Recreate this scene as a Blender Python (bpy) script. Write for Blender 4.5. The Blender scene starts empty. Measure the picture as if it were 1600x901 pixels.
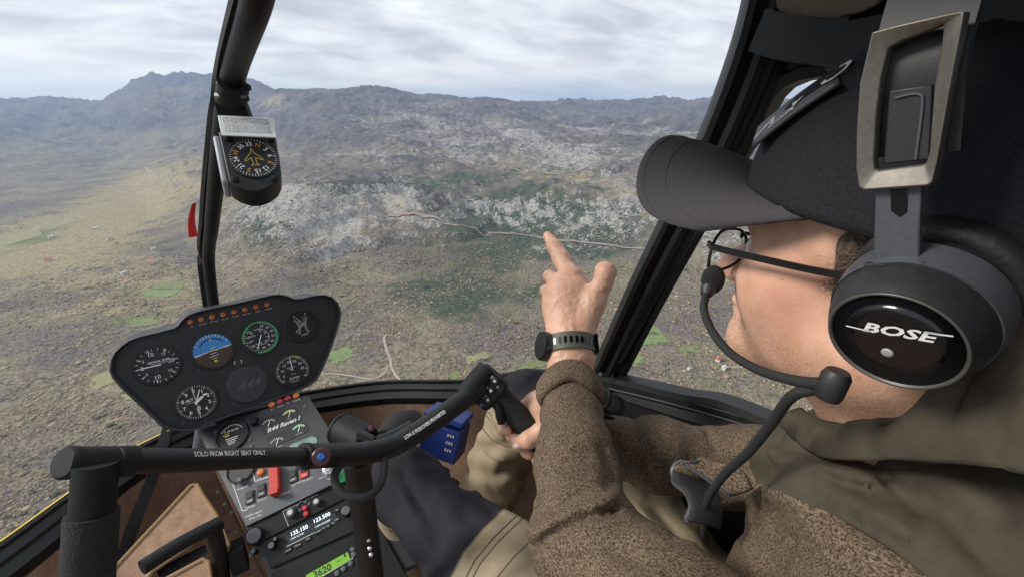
import bpy, bmesh, math, random
import numpy as np
from mathutils import Vector, Matrix
R_ = math.radians
random.seed(7); RNG = np.random.default_rng(7)
sc = bpy.context.scene
COL = sc.collection

# ------------------------------------------------------------------ camera
# World axes are the helicopter's: X right, Y ahead, Z up, metres; the camera is the origin in height.
F, PITCH, YAW = 700.0, R_(22.5), R_(35.0)
CAM = np.array([-0.07, 0.0, 0.0])
cam_d = bpy.data.cameras.new('camera'); cam = bpy.data.objects.new('camera', cam_d); COL.objects.link(cam)
cam.location = CAM; cam.rotation_euler = (R_(90) - PITCH, 0, -YAW)
cam_d.sensor_width = 36; cam_d.lens = 36 * F / 1600; cam_d.clip_start = 0.02; cam_d.clip_end = 90000
sc.camera = cam

# ------------------------------------------------------------------ sky, sun, exposure
SUN_EL, SUN_AZ = R_(35), R_(-62)          # azimuth to the right of straight ahead
w = bpy.data.worlds.new('World'); sc.world = w; w.use_nodes = True
nt = w.node_tree; nt.nodes.clear()
def N(t, **k):
    n = nt.nodes.new(t)
    for a, b in k.items(): setattr(n, a, b)
    return n
out = N('ShaderNodeOutputWorld'); bg = N('ShaderNodeBackground')
sky = N('ShaderNodeTexSky', sky_type='NISHITA', sun_disc=False, sun_elevation=SUN_EL, sun_rotation=SUN_AZ)
tc = N('ShaderNodeTexCoord'); sep = N('ShaderNodeSeparateXYZ')
nt.links.new(tc.outputs['Generated'], sep.inputs[0])
# cloud deck: project the view direction on a flat layer overhead
zc = N('ShaderNodeMath', operation='MAXIMUM'); zc.inputs[1].default_value = 0.0
nt.links.new(sep.outputs[2], zc.inputs[0])
za = N('ShaderNodeMath', operation='ADD'); za.inputs[1].default_value = 0.2; nt.links.new(zc.outputs[0], za.inputs[0])
dx = N('ShaderNodeMath', operation='DIVIDE'); dy = N('ShaderNodeMath', operation='DIVIDE')
nt.links.new(sep.outputs[0], dx.inputs[0]); nt.links.new(za.outputs[0], dx.inputs[1])
nt.links.new(sep.outputs[1], dy.inputs[0]); nt.links.new(za.outputs[0], dy.inputs[1])
cmb = N('ShaderNodeCombineXYZ'); nt.links.new(dx.outputs[0], cmb.inputs[0]); nt.links.new(dy.outputs[0], cmb.inputs[1])
mp = N('ShaderNodeMapping'); mp.inputs['Rotation'].default_value = (0, 0, R_(20)); mp.inputs['Scale'].default_value = (0.75, 1.15, 1)
nt.links.new(cmb.outputs[0], mp.inputs[0])
n1 = N('ShaderNodeTexNoise'); n1.inputs['Scale'].default_value = 2.3; n1.inputs['Detail'].default_value = 7; n1.inputs['Roughness'].default_value = 0.55; n1.inputs['Distortion'].default_value = 0.35
n2 = N('ShaderNodeTexNoise'); n2.inputs['Scale'].default_value = 0.8; n2.inputs['Detail'].default_value = 4
nt.links.new(mp.outputs[0], n1.inputs['Vector']); nt.links.new(mp.outputs[0], n2.inputs['Vector'])
r1 = N('ShaderNodeValToRGB'); nt.links.new(n1.outputs[0], r1.inputs[0])
r1.color_ramp.elements[0].position = 0.36; r1.color_ramp.elements[0].color = (4.0, 4.12, 4.6, 1)
r1.color_ramp.elements[1].position = 0.66; r1.color_ramp.elements[1].color = (6.8, 6.82, 7.05, 1)
# thin break in the deck low over the horizon
hz = N('ShaderNodeMapRange', interpolation_type='SMOOTHSTEP'); hz.inputs[1].default_value = 0.0; hz.inputs[2].default_value = 0.13; hz.inputs[3].default_value = 1; hz.inputs[4].default_value = 0
nt.links.new(sep.outputs[2], hz.inputs[0])
hm = N('ShaderNodeMath', operation='MULTIPLY'); nt.links.new(hz.outputs[0], hm.inputs[0])
r2 = N('ShaderNodeMapRange'); r2.inputs[1].default_value = 0.35; r2.inputs[2].default_value = 0.62; nt.links.new(n2.outputs[0], r2.inputs[0]); nt.links.new(r2.outputs[0], hm.inputs[1])
mh = N('ShaderNodeMix', data_type='RGBA'); nt.links.new(hm.outputs[0], mh.inputs[0]); nt.links.new(r1.outputs[0], mh.inputs[6]); mh.inputs[7].default_value = (9.0, 8.6, 8.0, 1)
ms = N('ShaderNodeMix', data_type='RGBA'); ms.inputs[0].default_value = 0.96
nt.links.new(sky.outputs[0], ms.inputs[6]); nt.links.new(mh.outputs[2], ms.inputs[7])
nt.links.new(ms.outputs[2], bg.inputs[0]); bg.inputs[1].default_value = 0.086
nt.links.new(bg.outputs[0], out.inputs[0])
sd = bpy.data.lights.new('sun', 'SUN'); so = bpy.data.objects.new('sun', sd); COL.objects.link(so)
sd.energy = 2.0; sd.angle = R_(18); sd.color = (1, 0.95, 0.87)
sdir = Vector((math.sin(SUN_AZ) * math.cos(SUN_EL), math.cos(SUN_AZ) * math.cos(SUN_EL), math.sin(SUN_EL)))
so.rotation_euler = (-sdir).to_track_quat('-Z', 'Y').to_euler(); so.location = (0, 0, 3)
vs = sc.view_settings; vs.view_transform = 'Standard'; vs.look = 'None'; vs.gamma = 1; vs.use_curve_mapping = False; vs.exposure = 0.97
sc.cycles.use_denoising = True; sc.cycles.max_bounces = 8; sc.cycles.transparent_max_bounces = 16; sc.cycles.volume_bounces = 0
sc.cycles.caustics_reflective = False; sc.cycles.caustics_refractive = False

# ------------------------------------------------------------------ pixel -> point helpers (pixels of the 1600 x 901 photograph)
cp, sp, cy, sy = math.cos(PITCH), math.sin(PITCH), math.cos(YAW), math.sin(YAW)
AX_R = np.array([cy, -sy, 0.0]); AX_F = np.array([sy * cp, cy * cp, -sp]); AX_U = np.array([sy * sp, cy * sp, cp])
def ray(x, y): return AX_F + AX_R * ((x - 800) / F) + AX_U * ((450.5 - y) / F)
def P(x, y, d): return CAM + ray(x, y) * d                       # at depth d along the lens axis
def PX(x, y, X): r = ray(x, y); return CAM + r * ((X - CAM[0]) / r[0])
def PY(x, y, Y): r = ray(x, y); return CAM + r * ((Y - CAM[1]) / r[1])
def PZ(x, y, Z): r = ray(x, y); return CAM + r * ((Z - CAM[2]) / r[2])
def PP(x, y, o, n): r = ray(x, y); return CAM + r * (np.dot(np.asarray(o) - CAM, n) / np.dot(r, n))   # on a plane
def proj(p):
    q = np.asarray(p) - CAM; d = q @ AX_F
    return 800 + F * (q @ AX_R) / d, 450.5 - F * (q @ AX_U) / d

# ------------------------------------------------------------------ object helpers
def tag(o, label=None, cat=None, group=None, kind=None):
    for k, v in (('label', label), ('category', cat), ('group', group), ('kind', kind)):
        if v: o[k] = v
    return o
def empty(name, loc=(0, 0, 0), label=None, cat=None, group=None):
    o = bpy.data.objects.new(name, None); COL.objects.link(o); o.location = loc; o.empty_display_size = 0.02
    return tag(o, label, cat, group)
def link(name, me, mat=None, parent=None, smooth=False):
    o = bpy.data.objects.new(name, me); COL.objects.link(o)
    if mat is not None and not me.materials: me.materials.append(mat)
    if parent is not None:
        o.parent = parent
        # vertices are given in world coordinates: undo the chain of parent offsets
        p = parent; off = Vector((0, 0, 0))
        while p: off += p.location; p = p.parent
        o.location = -off
    if smooth: me.shade_smooth()
    return o
def mesh_from(name, vs_, fs_, mat=None, parent=None, smooth=False):
    me = bpy.data.meshes.new(name); me.from_pydata([tuple(map(float, v)) for v in vs_], [], [tuple(map(int, f)) for f in fs_]); me.update()
    return link(name, me, mat, parent, smooth)
def np_mesh(name, V, Q, mat=None, parent=None, smooth=True):
    V = np.ascontiguousarray(V, dtype=np.float32); Q = np.ascontiguousarray(Q, dtype=np.int32); k = Q.shape[1]
    me = bpy.data.meshes.new(name); me.vertices.add(len(V)); me.vertices.foreach_set('co', V.ravel())
    me.loops.add(Q.size); me.loops.foreach_set('vertex_index', Q.ravel()); me.polygons.add(len(Q))
    me.polygons.foreach_set('loop_start', np.arange(0, Q.size, k, dtype=np.int32))
    me.update(calc_edges=True); me.validate()
    return link(name, me, mat, parent, smooth)
def attr(o, name, arr):
    a = o.data.attributes.new(name, 'FLOAT_COLOR' if arr.ndim == 2 else 'FLOAT', 'POINT')
    a.data.foreach_set('color' if arr.ndim == 2 else 'value', np.ascontiguousarray(arr, dtype=np.float32).ravel())
def unit(v): v = np.asarray(v, float); return v / max(1e-12, np.linalg.norm(v))
def catmull(pts, n=8):
    pts = np.asarray(pts, float)
    if len(pts) < 3: return np.array([pts[0] + (pts[-1] - pts[0]) * t for t in np.linspace(0, 1, n + 1)])
    q = np.vstack([2 * pts[0] - pts[1], pts, 2 * pts[-1] - pts[-2]]); res = []
    for i in range(1, len(q) - 2):
        a, b, c, d = q[i - 1:i + 3]
        for t in np.linspace(0, 1, n, endpoint=False):
            res.append(.5 * (2 * b + (c - a) * t + (2 * a - 5 * b + 4 * c - d) * t * t + (3 * b - a - 3 * c + d) * t ** 3))
    res.append(q[-2]); return np.array(res)
def frames(path, up=None):
    path = np.asarray(path, float); T = np.gradient(path, axis=0); T /= np.linalg.norm(T, axis=1)[:, None]
    u = np.array([0, 0, 1.0]) if up is None else unit(up)
    if abs(u @ T[0]) > .95 and up is None: u = np.array([1.0, 0, 0])
    A = []; prev = u
    for t in T:
        a = prev - t * (prev @ t); a = unit(a); A.append(a); prev = a if up is None else u
    A = np.array(A); B = np.cross(T, A); return T, A, B
def sweep_vf(path, prof, up=None, scale=None, closed=True, cap=True):
    """sweep a 2D profile (list of (a, b): along the frame's A and B) along a path"""
    path = np.asarray(path, float); T, A, B = frames(path, up); m = len(prof); V = []; Fc = []
    for i, p in enumerate(path):
        s = 1 if scale is None else scale[i]
        for a, b in prof: V.append(p + A[i] * a * s + B[i] * b * s)
    for i in range(len(path) - 1):
        for j in range(m if closed else m - 1):
            k = (j + 1) % m; Fc.append((i * m + j, i * m + k, (i + 1) * m + k, (i + 1) * m + j))
    if cap and closed:
        Fc.append(tuple(range(m - 1, -1, -1))); Fc.append(tuple((len(path) - 1) * m + j for j in range(m)))
    return V, Fc
def circ(r, n=14, ry=None): return [(r * math.cos(2 * math.pi * i / n), (ry or r) * math.sin(2 * math.pi * i / n)) for i in range(n)]
def tube(name, pts, r, mat, parent=None, n=14, sub=6, rs=None, up=None):
    path = catmull(pts, sub) if sub > 1 else np.asarray(pts, float); sc_ = None
    if rs is not None: sc_ = np.interp(np.linspace(0, 1, len(path)), np.linspace(0, 1, len(rs)), rs) / r
    V, Fc = sweep_vf(path, circ(r, n), up=up, scale=sc_); o = mesh_from(name, V, Fc, mat, parent, True)
    return sharp(o)
def sharp(o, ang=40):
    o.data.shade_smooth()
    try: o.data.set_sharp_from_angle(angle=R_(ang))
    except Exception: pass
    return o
def bev(o, wdt=.002, seg=2, ang=35):
    m = o.modifiers.new('edge', 'BEVEL'); m.width = wdt; m.segments = seg; m.limit_method = 'ANGLE'; m.angle_limit = R_(ang); m.harden_normals = False
    return sharp(o, 50)
def prism_vf(poly, ax, ay, o, n0, n1):
    """extrude a 2D polygon in plane (o, ax, ay) from offset n0 to n1 along ax x ay"""
    ax, ay, o = map(lambda v: np.asarray(v, float), (ax, ay, o)); nn = unit(np.cross(ax, ay)); m = len(poly)
    V = [o + ax * a + ay * b + nn * n0 for a, b in poly] + [o + ax * a + ay * b + nn * n1 for a, b in poly]
    Fc = [tuple(range(m - 1, -1, -1)), tuple(range(m, 2 * m))] + [(i, (i + 1) % m, m + (i + 1) % m, m + i) for i in range(m)]
    return V, Fc
def join_vf(lst):
    V, Fc = [], []
    for v, f in lst:
        k = len(V); V += list(v); Fc += [tuple(i + k for i in q) for q in f]
    return V, Fc
def box_vf(c, ax, ay, az, sx, sy_, sz):
    c, ax, ay, az = map(lambda v: np.asarray(v, float), (c, ax, ay, az))
    return prism_vf([(-sx / 2, -sy_ / 2), (sx / 2, -sy_ / 2), (sx / 2, sy_ / 2), (-sx / 2, sy_ / 2)], unit(ax), unit(ay), c, -sz / 2, sz / 2)
def rrect(w_, h_, r, n=4):
    pts = []
    for cx, cy_, a0 in ((w_ / 2 - r, h_ / 2 - r, 0), (-w_ / 2 + r, h_ / 2 - r, 90), (-w_ / 2 + r, -h_ / 2 + r, 180), (w_ / 2 - r, -h_ / 2 + r, 270)):
        for i in range(n + 1):
            a = R_(a0 + 90 * i / n); pts.append((cx + r * math.cos(a), cy_ + r * math.sin(a)))
    return pts
def lathe_vf(prof, o, axis, n=24, ref=None):
    """prof: list of (radius, height along axis)"""
    axis = unit(axis); r0 = np.array([1.0, 0, 0]) if ref is None else np.asarray(ref, float)
    if abs(r0 @ axis) > .9: r0 = np.array([0, 1.0, 0])
    a = unit(r0 - axis * (r0 @ axis)); b = np.cross(axis, a); V = []; Fc = []
    for r, h in prof:
        for i in range(n):
            t = 2 * math.pi * i / n; V.append(np.asarray(o) + axis * h + (a * math.cos(t) + b * math.sin(t)) * r)
    for k in range(len(prof) - 1):
        for i in range(n):
            j = (i + 1) % n; Fc.append((k * n + i, k * n + j, (k + 1) * n + j, (k + 1) * n + i))
    Fc.append(tuple(range(n - 1, -1, -1))); Fc.append(tuple((len(prof) - 1) * n + i for i in range(n)))
    return V, Fc

# ------------------------------------------------------------------ materials
def mat(name, col, rough=.6, metal=0, spec=.5, noise=None, bump=None, emit=None, coat=0):
    """col: one colour or (a, b) mixed by noise=(scale, lo, hi, detail); bump=(scale, strength, distance)"""
    m = bpy.data.materials.new(name); m.use_nodes = True; t = m.node_tree; b = t.nodes['Principled BSDF']
    b.inputs['Roughness'].default_value = rough; b.inputs['Metallic'].default_value = metal; b.inputs['Specular IOR Level'].default_value = spec
    if coat: b.inputs['Coat Weight'].default_value = coat
    tc_ = t.nodes.new('ShaderNodeTexCoord')
    if noise:
        n = t.nodes.new('ShaderNodeTexNoise'); n.inputs['Scale'].default_value = noise[0]; n.inputs['Detail'].default_value = noise[3] if len(noise) > 3 else 4
        n.inputs['Roughness'].default_value = .6
        t.links.new(tc_.outputs['Object'], n.inputs['Vector'])
        r = t.nodes.new('ShaderNodeMapRange'); r.inputs[1].default_value = noise[1]; r.inputs[2].default_value = noise[2]; t.links.new(n.outputs[0], r.inputs[0])
        x = t.nodes.new('ShaderNodeMix'); x.data_type = 'RGBA'; x.inputs[6].default_value = (*col[0], 1); x.inputs[7].default_value = (*col[1], 1)
        t.links.new(r.outputs[0], x.inputs[0]); t.links.new(x.outputs[2], b.inputs['Base Color'])
    else: b.inputs['Base Color'].default_value = (*col, 1)
    if bump:
        n = t.nodes.new('ShaderNodeTexNoise'); n.inputs['Scale'].default_value = bump[0]; n.inputs['Detail'].default_value = 5
        t.links.new(tc_.outputs['Object'], n.inputs['Vector'])
        bp = t.nodes.new('ShaderNodeBump'); bp.inputs['Strength'].default_value = bump[1]; bp.inputs['Distance'].default_value = bump[2]
        t.links.new(n.outputs[0], bp.inputs['Height']); t.links.new(bp.outputs[0], b.inputs['Normal'])
    if emit:
        b.inputs['Emission Color'].default_value = (*emit[0], 1); b.inputs['Emission Strength'].default_value = emit[1]
    return m

# ------------------------------------------------------------------ numpy noise
def _hash(ix, iy, iz=0, s=0):
    with np.errstate(over='ignore'):
        h = (ix.astype(np.int64) * 374761393 + iy.astype(np.int64) * 668265263 + np.int64(s) * 144665 + np.asarray(iz).astype(np.int64) * 2147483647)
        h = (h ^ (h >> 13)) * 1274126177; h = h ^ (h >> 16)
    return (h & 0xFFFFF) / float(0xFFFFF)
def vn2(x, y, s=0):
    xi, yi = np.floor(x), np.floor(y); fx, fy = x - xi, y - yi; fx = fx * fx * (3 - 2 * fx); fy = fy * fy * (3 - 2 * fy)
    a = _hash(xi, yi, 0, s); b = _hash(xi + 1, yi, 0, s); c = _hash(xi, yi + 1, 0, s); d = _hash(xi + 1, yi + 1, 0, s)
    return (a * (1 - fx) + b * fx) * (1 - fy) + (c * (1 - fx) + d * fx) * fy
def fbm2(x, y, o=5, s=0, ridged=False, gain=.5):
    t = 0; a = 1; tot = 0; ca, sa = math.cos(.6), math.sin(.6)
    for i in range(o):
        v = vn2(x, y, s + i * 17); v = 1 - abs(2 * v - 1) if ridged else v
        t = t + a * v; tot += a; a *= gain; x, y = (x * ca - y * sa) * 2.03, (x * sa + y * ca) * 2.03
    return t / tot
def vn3(x, y, z, s=0):
    xi, yi, zi = np.floor(x), np.floor(y), np.floor(z); fx, fy, fz = x - xi, y - yi, z - zi
    fx = fx * fx * (3 - 2 * fx); fy = fy * fy * (3 - 2 * fy); fz = fz * fz * (3 - 2 * fz)
    def L(k):
        a = _hash(xi, yi, zi + k, s); b = _hash(xi + 1, yi, zi + k, s); c = _hash(xi, yi + 1, zi + k, s); d = _hash(xi + 1, yi + 1, zi + k, s)
        return (a * (1 - fx) + b * fx) * (1 - fy) + (c * (1 - fx) + d * fx) * fy
    return L(0) * (1 - fz) + L(1) * fz
def sstep(a, b, x): t = np.clip((x - a) / (b - a), 0, 1); return t * t * (3 - 2 * t)
# ================================================================== TERRAIN
RAD = np.array([0, 1250, 1480, 1650, 1850, 2080, 2500, 3200, 4200, 5600, 7300, 8600, 10500, 12500, 16000], float)
Z0 = -550.0
def px2slope(px, py):
    u = (450.5 - py) / F; r = (px - 800) / F
    return (-sp + u * cp) / np.hypot(cp + u * sp, r)
def az2px(az):                       # azimuth right of the lens axis -> photo column of a far level point near the horizon
    return 800 + F * np.tan(np.clip(az, -1.3, 1.3)) * (cp + .3 * sp)
KX = np.array([-1200, 0, 190, 260, 330, 400, 450, 520, 590, 660, 740, 800, 850, 900, 960, 1000, 1060, 1110, 1200, 1600, 2600], float)
# photo rows that the ground passes through at each distance; nan = the flat valley
nan = float('nan')
def row(**k): return k
ROWS = {
 1650: ([-1200, 330, 430, 560, 800, 1000, 2600], [nan, nan, 400, 390, 388, 392, 398]),
 1850: ([-1200, 300, 420, 560, 800, 1000, 2600], [nan, nan, 355, 338, 340, 345, 352]),
 2080: ([-1200, 280, 410, 560, 800, 1000, 2600], [nan, nan, 308, 288, 296, 300, 306]),
 2500: ([-1200, 260, 400, 560, 800, 1000, 2600], [nan, nan, 290, 270, 272, 274, 280]),
 3200: ([-1200, 200, 380, 560, 800, 1000, 2600], [nan, nan, 270, 243, 236, 240, 250]),
 4200: ([-1200, 200, 380, 560, 800, 1000, 2600], [nan, 285, 245, 220, 208, 214, 222]),
 5600: ([-1200, 200, 380, 450, 560, 700, 800, 900, 1000, 2600], [nan, 258, 222, 190, 178, 178, 182, 200, 196, 205]),
 7300: ([-1200, 0, 200, 300, 400, 450, 520, 590, 660, 740, 770, 800, 850, 900, 1000, 1100, 2600], [245, 240, 232, 205, 170, 141, 140, 133, 147, 154, 151, 160, 172, 176, 178, 180, 185]),
 8600: ([-1200, 0, 190, 260, 330, 390, 450, 800, 850, 900, 960, 1000, 1060, 1110, 1200, 1600, 2600], [210, 208, 205, 165, 155, 150, 150, 166, 161, 155, 160, 155, 159, 156, 160, 152, 158]),
 10500: ([-1200, 0, 100, 180, 200, 230, 262, 300, 335, 390, 420, 450, 800, 2600], [185, 180, 178, 172, 152, 129, 119, 116, 119, 122, 130, 145, 170, 175]),
 12500: ([-1200, -300, 0, 60, 90, 150, 190, 260, 2600], [165, 158, 156, 157, 153, 158, 163, 160, 172]),
 16000: ([-1200, 0, 190, 2600], [164, 163, 163, 180])}
_cols = np.arange(-1600, 3201, 10.0); _tab = np.zeros((len(RAD), len(_cols)))
for i, r in enumerate(RAD):
    if r in ROWS:
        xs, ys = ROWS[r]; zs = [Z0 if y != y else r * px2slope(x, y) for x, y in zip(xs, ys)]
        _tab[i] = np.interp(_cols, xs, zs)
    else: _tab[i] = Z0
_k = np.array([.25, .5, .25])
for i in range(len(RAD)): _tab[i, 1:-1] = np.convolve(_tab[i], _k, 'valid')
def ground(x, y, fine=True):
    x = np.asarray(x, float); y = np.asarray(y, float); r = np.hypot(x, y); az = np.arctan2(x, y) - YAW
    az = (az + math.pi) % (2 * math.pi) - math.pi
    c = (np.clip(az2px(az), -1590, 3190) + 1600) / 10; ci = np.floor(c).astype(int); cf = c - ci
    ri = np.clip(np.searchsorted(RAD, r, 'right') - 1, 0, len(RAD) - 2); rf = np.clip((r - RAD[ri]) / (RAD[ri + 1] - RAD[ri]), 0, 1.0)
    g = lambda a, b: _tab[a, b]
    z = (g(ri, ci) * (1 - cf) + g(ri, ci + 1) * cf) * (1 - rf) + (g(ri + 1, ci) * (1 - cf) + g(ri + 1, ci + 1) * cf) * rf
    esc = sstep(12, 90, z - Z0) * sstep(1300, 2000, r)                      # hill country
    z = z + esc * ((fbm2(x / 520, y / 520, 5, 3, True) - .6) * 120 * np.clip(r / 3500, .45, 1.6) * (1 - .65 * sstep(6200, 7300, r) * (1 - sstep(7400, 8000, r))))
    z = z + (fbm2(x / 900, y / 900, 3, 9) - .5) * 36 * sstep(300, 900, r) * (1 - esc)
    # limestone ledges: the hillside climbs in broken steps
    q = (z - Z0) / 46 + (fbm2(x / 260, y / 260, 4, 13) - .5) * 1.6; fl = np.floor(q); fr_ = q - fl; stp = (fl + sstep(.62, .95, fr_) - q) * 46
    z = z + stp * .88 * sstep(25, 60, z - Z0) * sstep(1500, 1650, r) * (1 - .55 * sstep(2300, 3500, r)) * sstep(.40, .58, fbm2(x / 420, y / 420, 3, 15))
    z = z + (fbm2(x / 330, y / 330, 4, 19, True) - .6) * 110 * sstep(4200, 6500, r) * (1 - .6 * sstep(6700, 7300, r) * (1 - sstep(7400, 8200, r)))
    if fine:
        z = z + esc * (fbm2(x / 90, y / 90, 4, 5, True) - .6) * 38
        z = z + (fbm2(x / 28, y / 28, 3, 6) - .5) * 5
    return z
def ground_hit(px, py):
    d = ray(px, py); h = np.hypot(d[0], d[1]); t = np.geomspace(300, 15000, 2600) / h
    pz = CAM[2] + d[2] * t; gz = ground(CAM[0] + d[0] * t, CAM[1] + d[1] * t)
    k = np.argmax(pz < gz); k = max(k, 1); a = (pz[k - 1] - gz[k - 1]); b = (gz[k] - pz[k]); tt = t[k - 1] + (t[k] - t[k - 1]) * a / max(1e-9, a + b)
    return np.array([CAM[0] + d[0] * tt, CAM[1] + d[1] * tt, CAM[2] + d[2] * tt])
az = np.concatenate([np.linspace(-math.pi, R_(-66), 40, endpoint=False), np.linspace(R_(-66), R_(64), 860), np.linspace(R_(64), math.pi, 41)[1:]])
rr = np.concatenate([[1, 150, 350], np.geomspace(480, 2600, 330), np.geomspace(2610, 9000, 210), np.geomspace(9100, 20000, 60)])
A2, R2 = np.meshgrid(az + YAW, rr); X2 = R2 * np.sin(A2); Y2 = R2 * np.cos(A2); Z2 = ground(X2, Y2)
nr, na = A2.shape; V = np.stack([X2, Y2, Z2], -1).reshape(-1, 3)
I = np.arange(nr * na).reshape(nr, na); Q = np.stack([I[:-1, :-1], I[:-1, 1:], I[1:, 1:], I[1:, :-1]], -1).reshape(-1, 4)
pxv, pyv = proj(V); bad = ((V - CAM) @ AX_F) < 1; pxv = np.where(bad, 5000, np.clip(pxv, -3000, 5000)); pyv = np.where(bad, 5000, np.clip(pyv, -3000, 5000))
xv, yv = V[:, 0], V[:, 1]
def blob(cx, cy_, wx, wy, ang=0):
    c_, s_ = math.cos(R_(ang)), math.sin(R_(ang)); a = (pxv - cx) * c_ + (pyv - cy_) * s_; b = -(pxv - cx) * s_ + (pyv - cy_) * c_
    return np.exp(-(a / wx) ** 2 - (b / wy) ** 2)
# land cover and painted sunlight of the hill country, placed after the photograph
nz = fbm2(xv / 300, yv / 300, 5, 21) - .5; nzs = fbm2(xv / 60, yv / 60, 4, 31) - .5
rock = (.72 * blob(560, 320, 230, 48, 3) + .55 * blob(520, 375, 170, 40) + .5 * blob(830, 330, 200, 38) + .62 * blob(900, 240, 230, 48, 5) + .62 * blob(700, 195, 180, 40, 10)
        + .45 * blob(1000, 290, 150, 50) + .4 * blob(820, 420, 120, 60, -15) + .5 * blob(1100, 380, 100, 60) + .35 * blob(420, 310, 90, 40) + .35 * blob(560, 250, 160, 22)
        + .42 * blob(1090, 250, 140, 50) + .3 * blob(280, 150, 120, 32) + .18 * blob(150, 300, 200, 50) + .45 * blob(430, 160, 40, 16) + .25 * blob(250, 240, 150, 40) + .3 * blob(1000, 200, 200, 25)
        + .8 * blob(540, 355, 16, 42, 25) + .75 * blob(625, 310, 22, 20) + .6 * blob(515, 400, 12, 20, 30) + .45 * blob(660, 440, 22, 12, 25) + .55 * blob(1200, 410, 60, 40))
cliff = .8 * blob(540, 355, 14, 42, 25) + .75 * blob(622, 308, 22, 20) + .7 * blob(515, 400, 12, 22, 30) + .5 * blob(450, 300, 60, 14) + .6 * blob(770, 318, 50, 10, 6) + .5 * blob(1180, 405, 60, 40) + .5 * blob(840, 400, 14, 22, 30)
rock = np.clip(rock, 0, .95) * .44 + nz * .9 * sstep(.02, .3, rock) + .55 * cliff
green = .72 * (.55 * blob(430, 340, 110, 50) + .6 * blob(720, 420, 200, 70, -8) + .6 * blob(800, 320, 150, 34) + .65 * blob(900, 350, 130, 45) + .5 * blob(620, 290, 100, 22)
         + .5 * blob(1050, 350, 120, 70) + .5 * blob(760, 470, 130, 35) + .25 * blob(250, 400, 80, 40) + .35 * blob(850, 270, 200, 25)) + (fbm2(xv / 170, yv / 170, 5, 41) - .5) * 1.0
sunlit_straw = (.85 * blob(160, 340, 200, 46, -24) + .5 * blob(30, 385, 90, 36, -15) + .5 * blob(230, 300, 70, 36, -20) + .42 * blob(250, 440, 100, 70) + .4 * blob(110, 450, 160, 60) + .4 * blob(130, 580, 60, 26) + .38 * blob(560, 350, 40, 40) + .4 * blob(830, 275, 60, 16) + .45 * blob(905, 280, 40, 14)
         + .45 * blob(625, 312, 25, 20) + .5 * blob(430, 158, 40, 14) + .35 * blob(720, 260, 60, 8, 10) + .25 * blob(1150, 600, 90, 40)) + (fbm2(xv / 220, yv / 90, 5, 51) - .5) * .62  # left slope's sunlight painted in as dry-grass colour; other blobs dry tan ground
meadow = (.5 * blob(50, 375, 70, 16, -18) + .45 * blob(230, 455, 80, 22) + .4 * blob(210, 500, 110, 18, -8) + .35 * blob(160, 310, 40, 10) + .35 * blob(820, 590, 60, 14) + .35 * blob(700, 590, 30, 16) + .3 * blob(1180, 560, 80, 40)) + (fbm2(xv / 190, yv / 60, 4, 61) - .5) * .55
slp = np.zeros_like(Z2); slp[1:-1] = np.abs(Z2[2:] - Z2[:-2]) / (R2[2:] - R2[:-2]); slp = slp.ravel()
rock = rock + .34 * sstep(.5, 1.0, slp) * sstep(25, 70, V[:, 2] - Z0) * (1 - sstep(3500, 6000, np.hypot(xv, yv)))
M4 = np.stack([np.clip(rock, 0, 1), np.clip(green, 0, 1), np.clip(sunlit_straw, 0, 1), np.clip(meadow, 0, 1)], -1)

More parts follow.
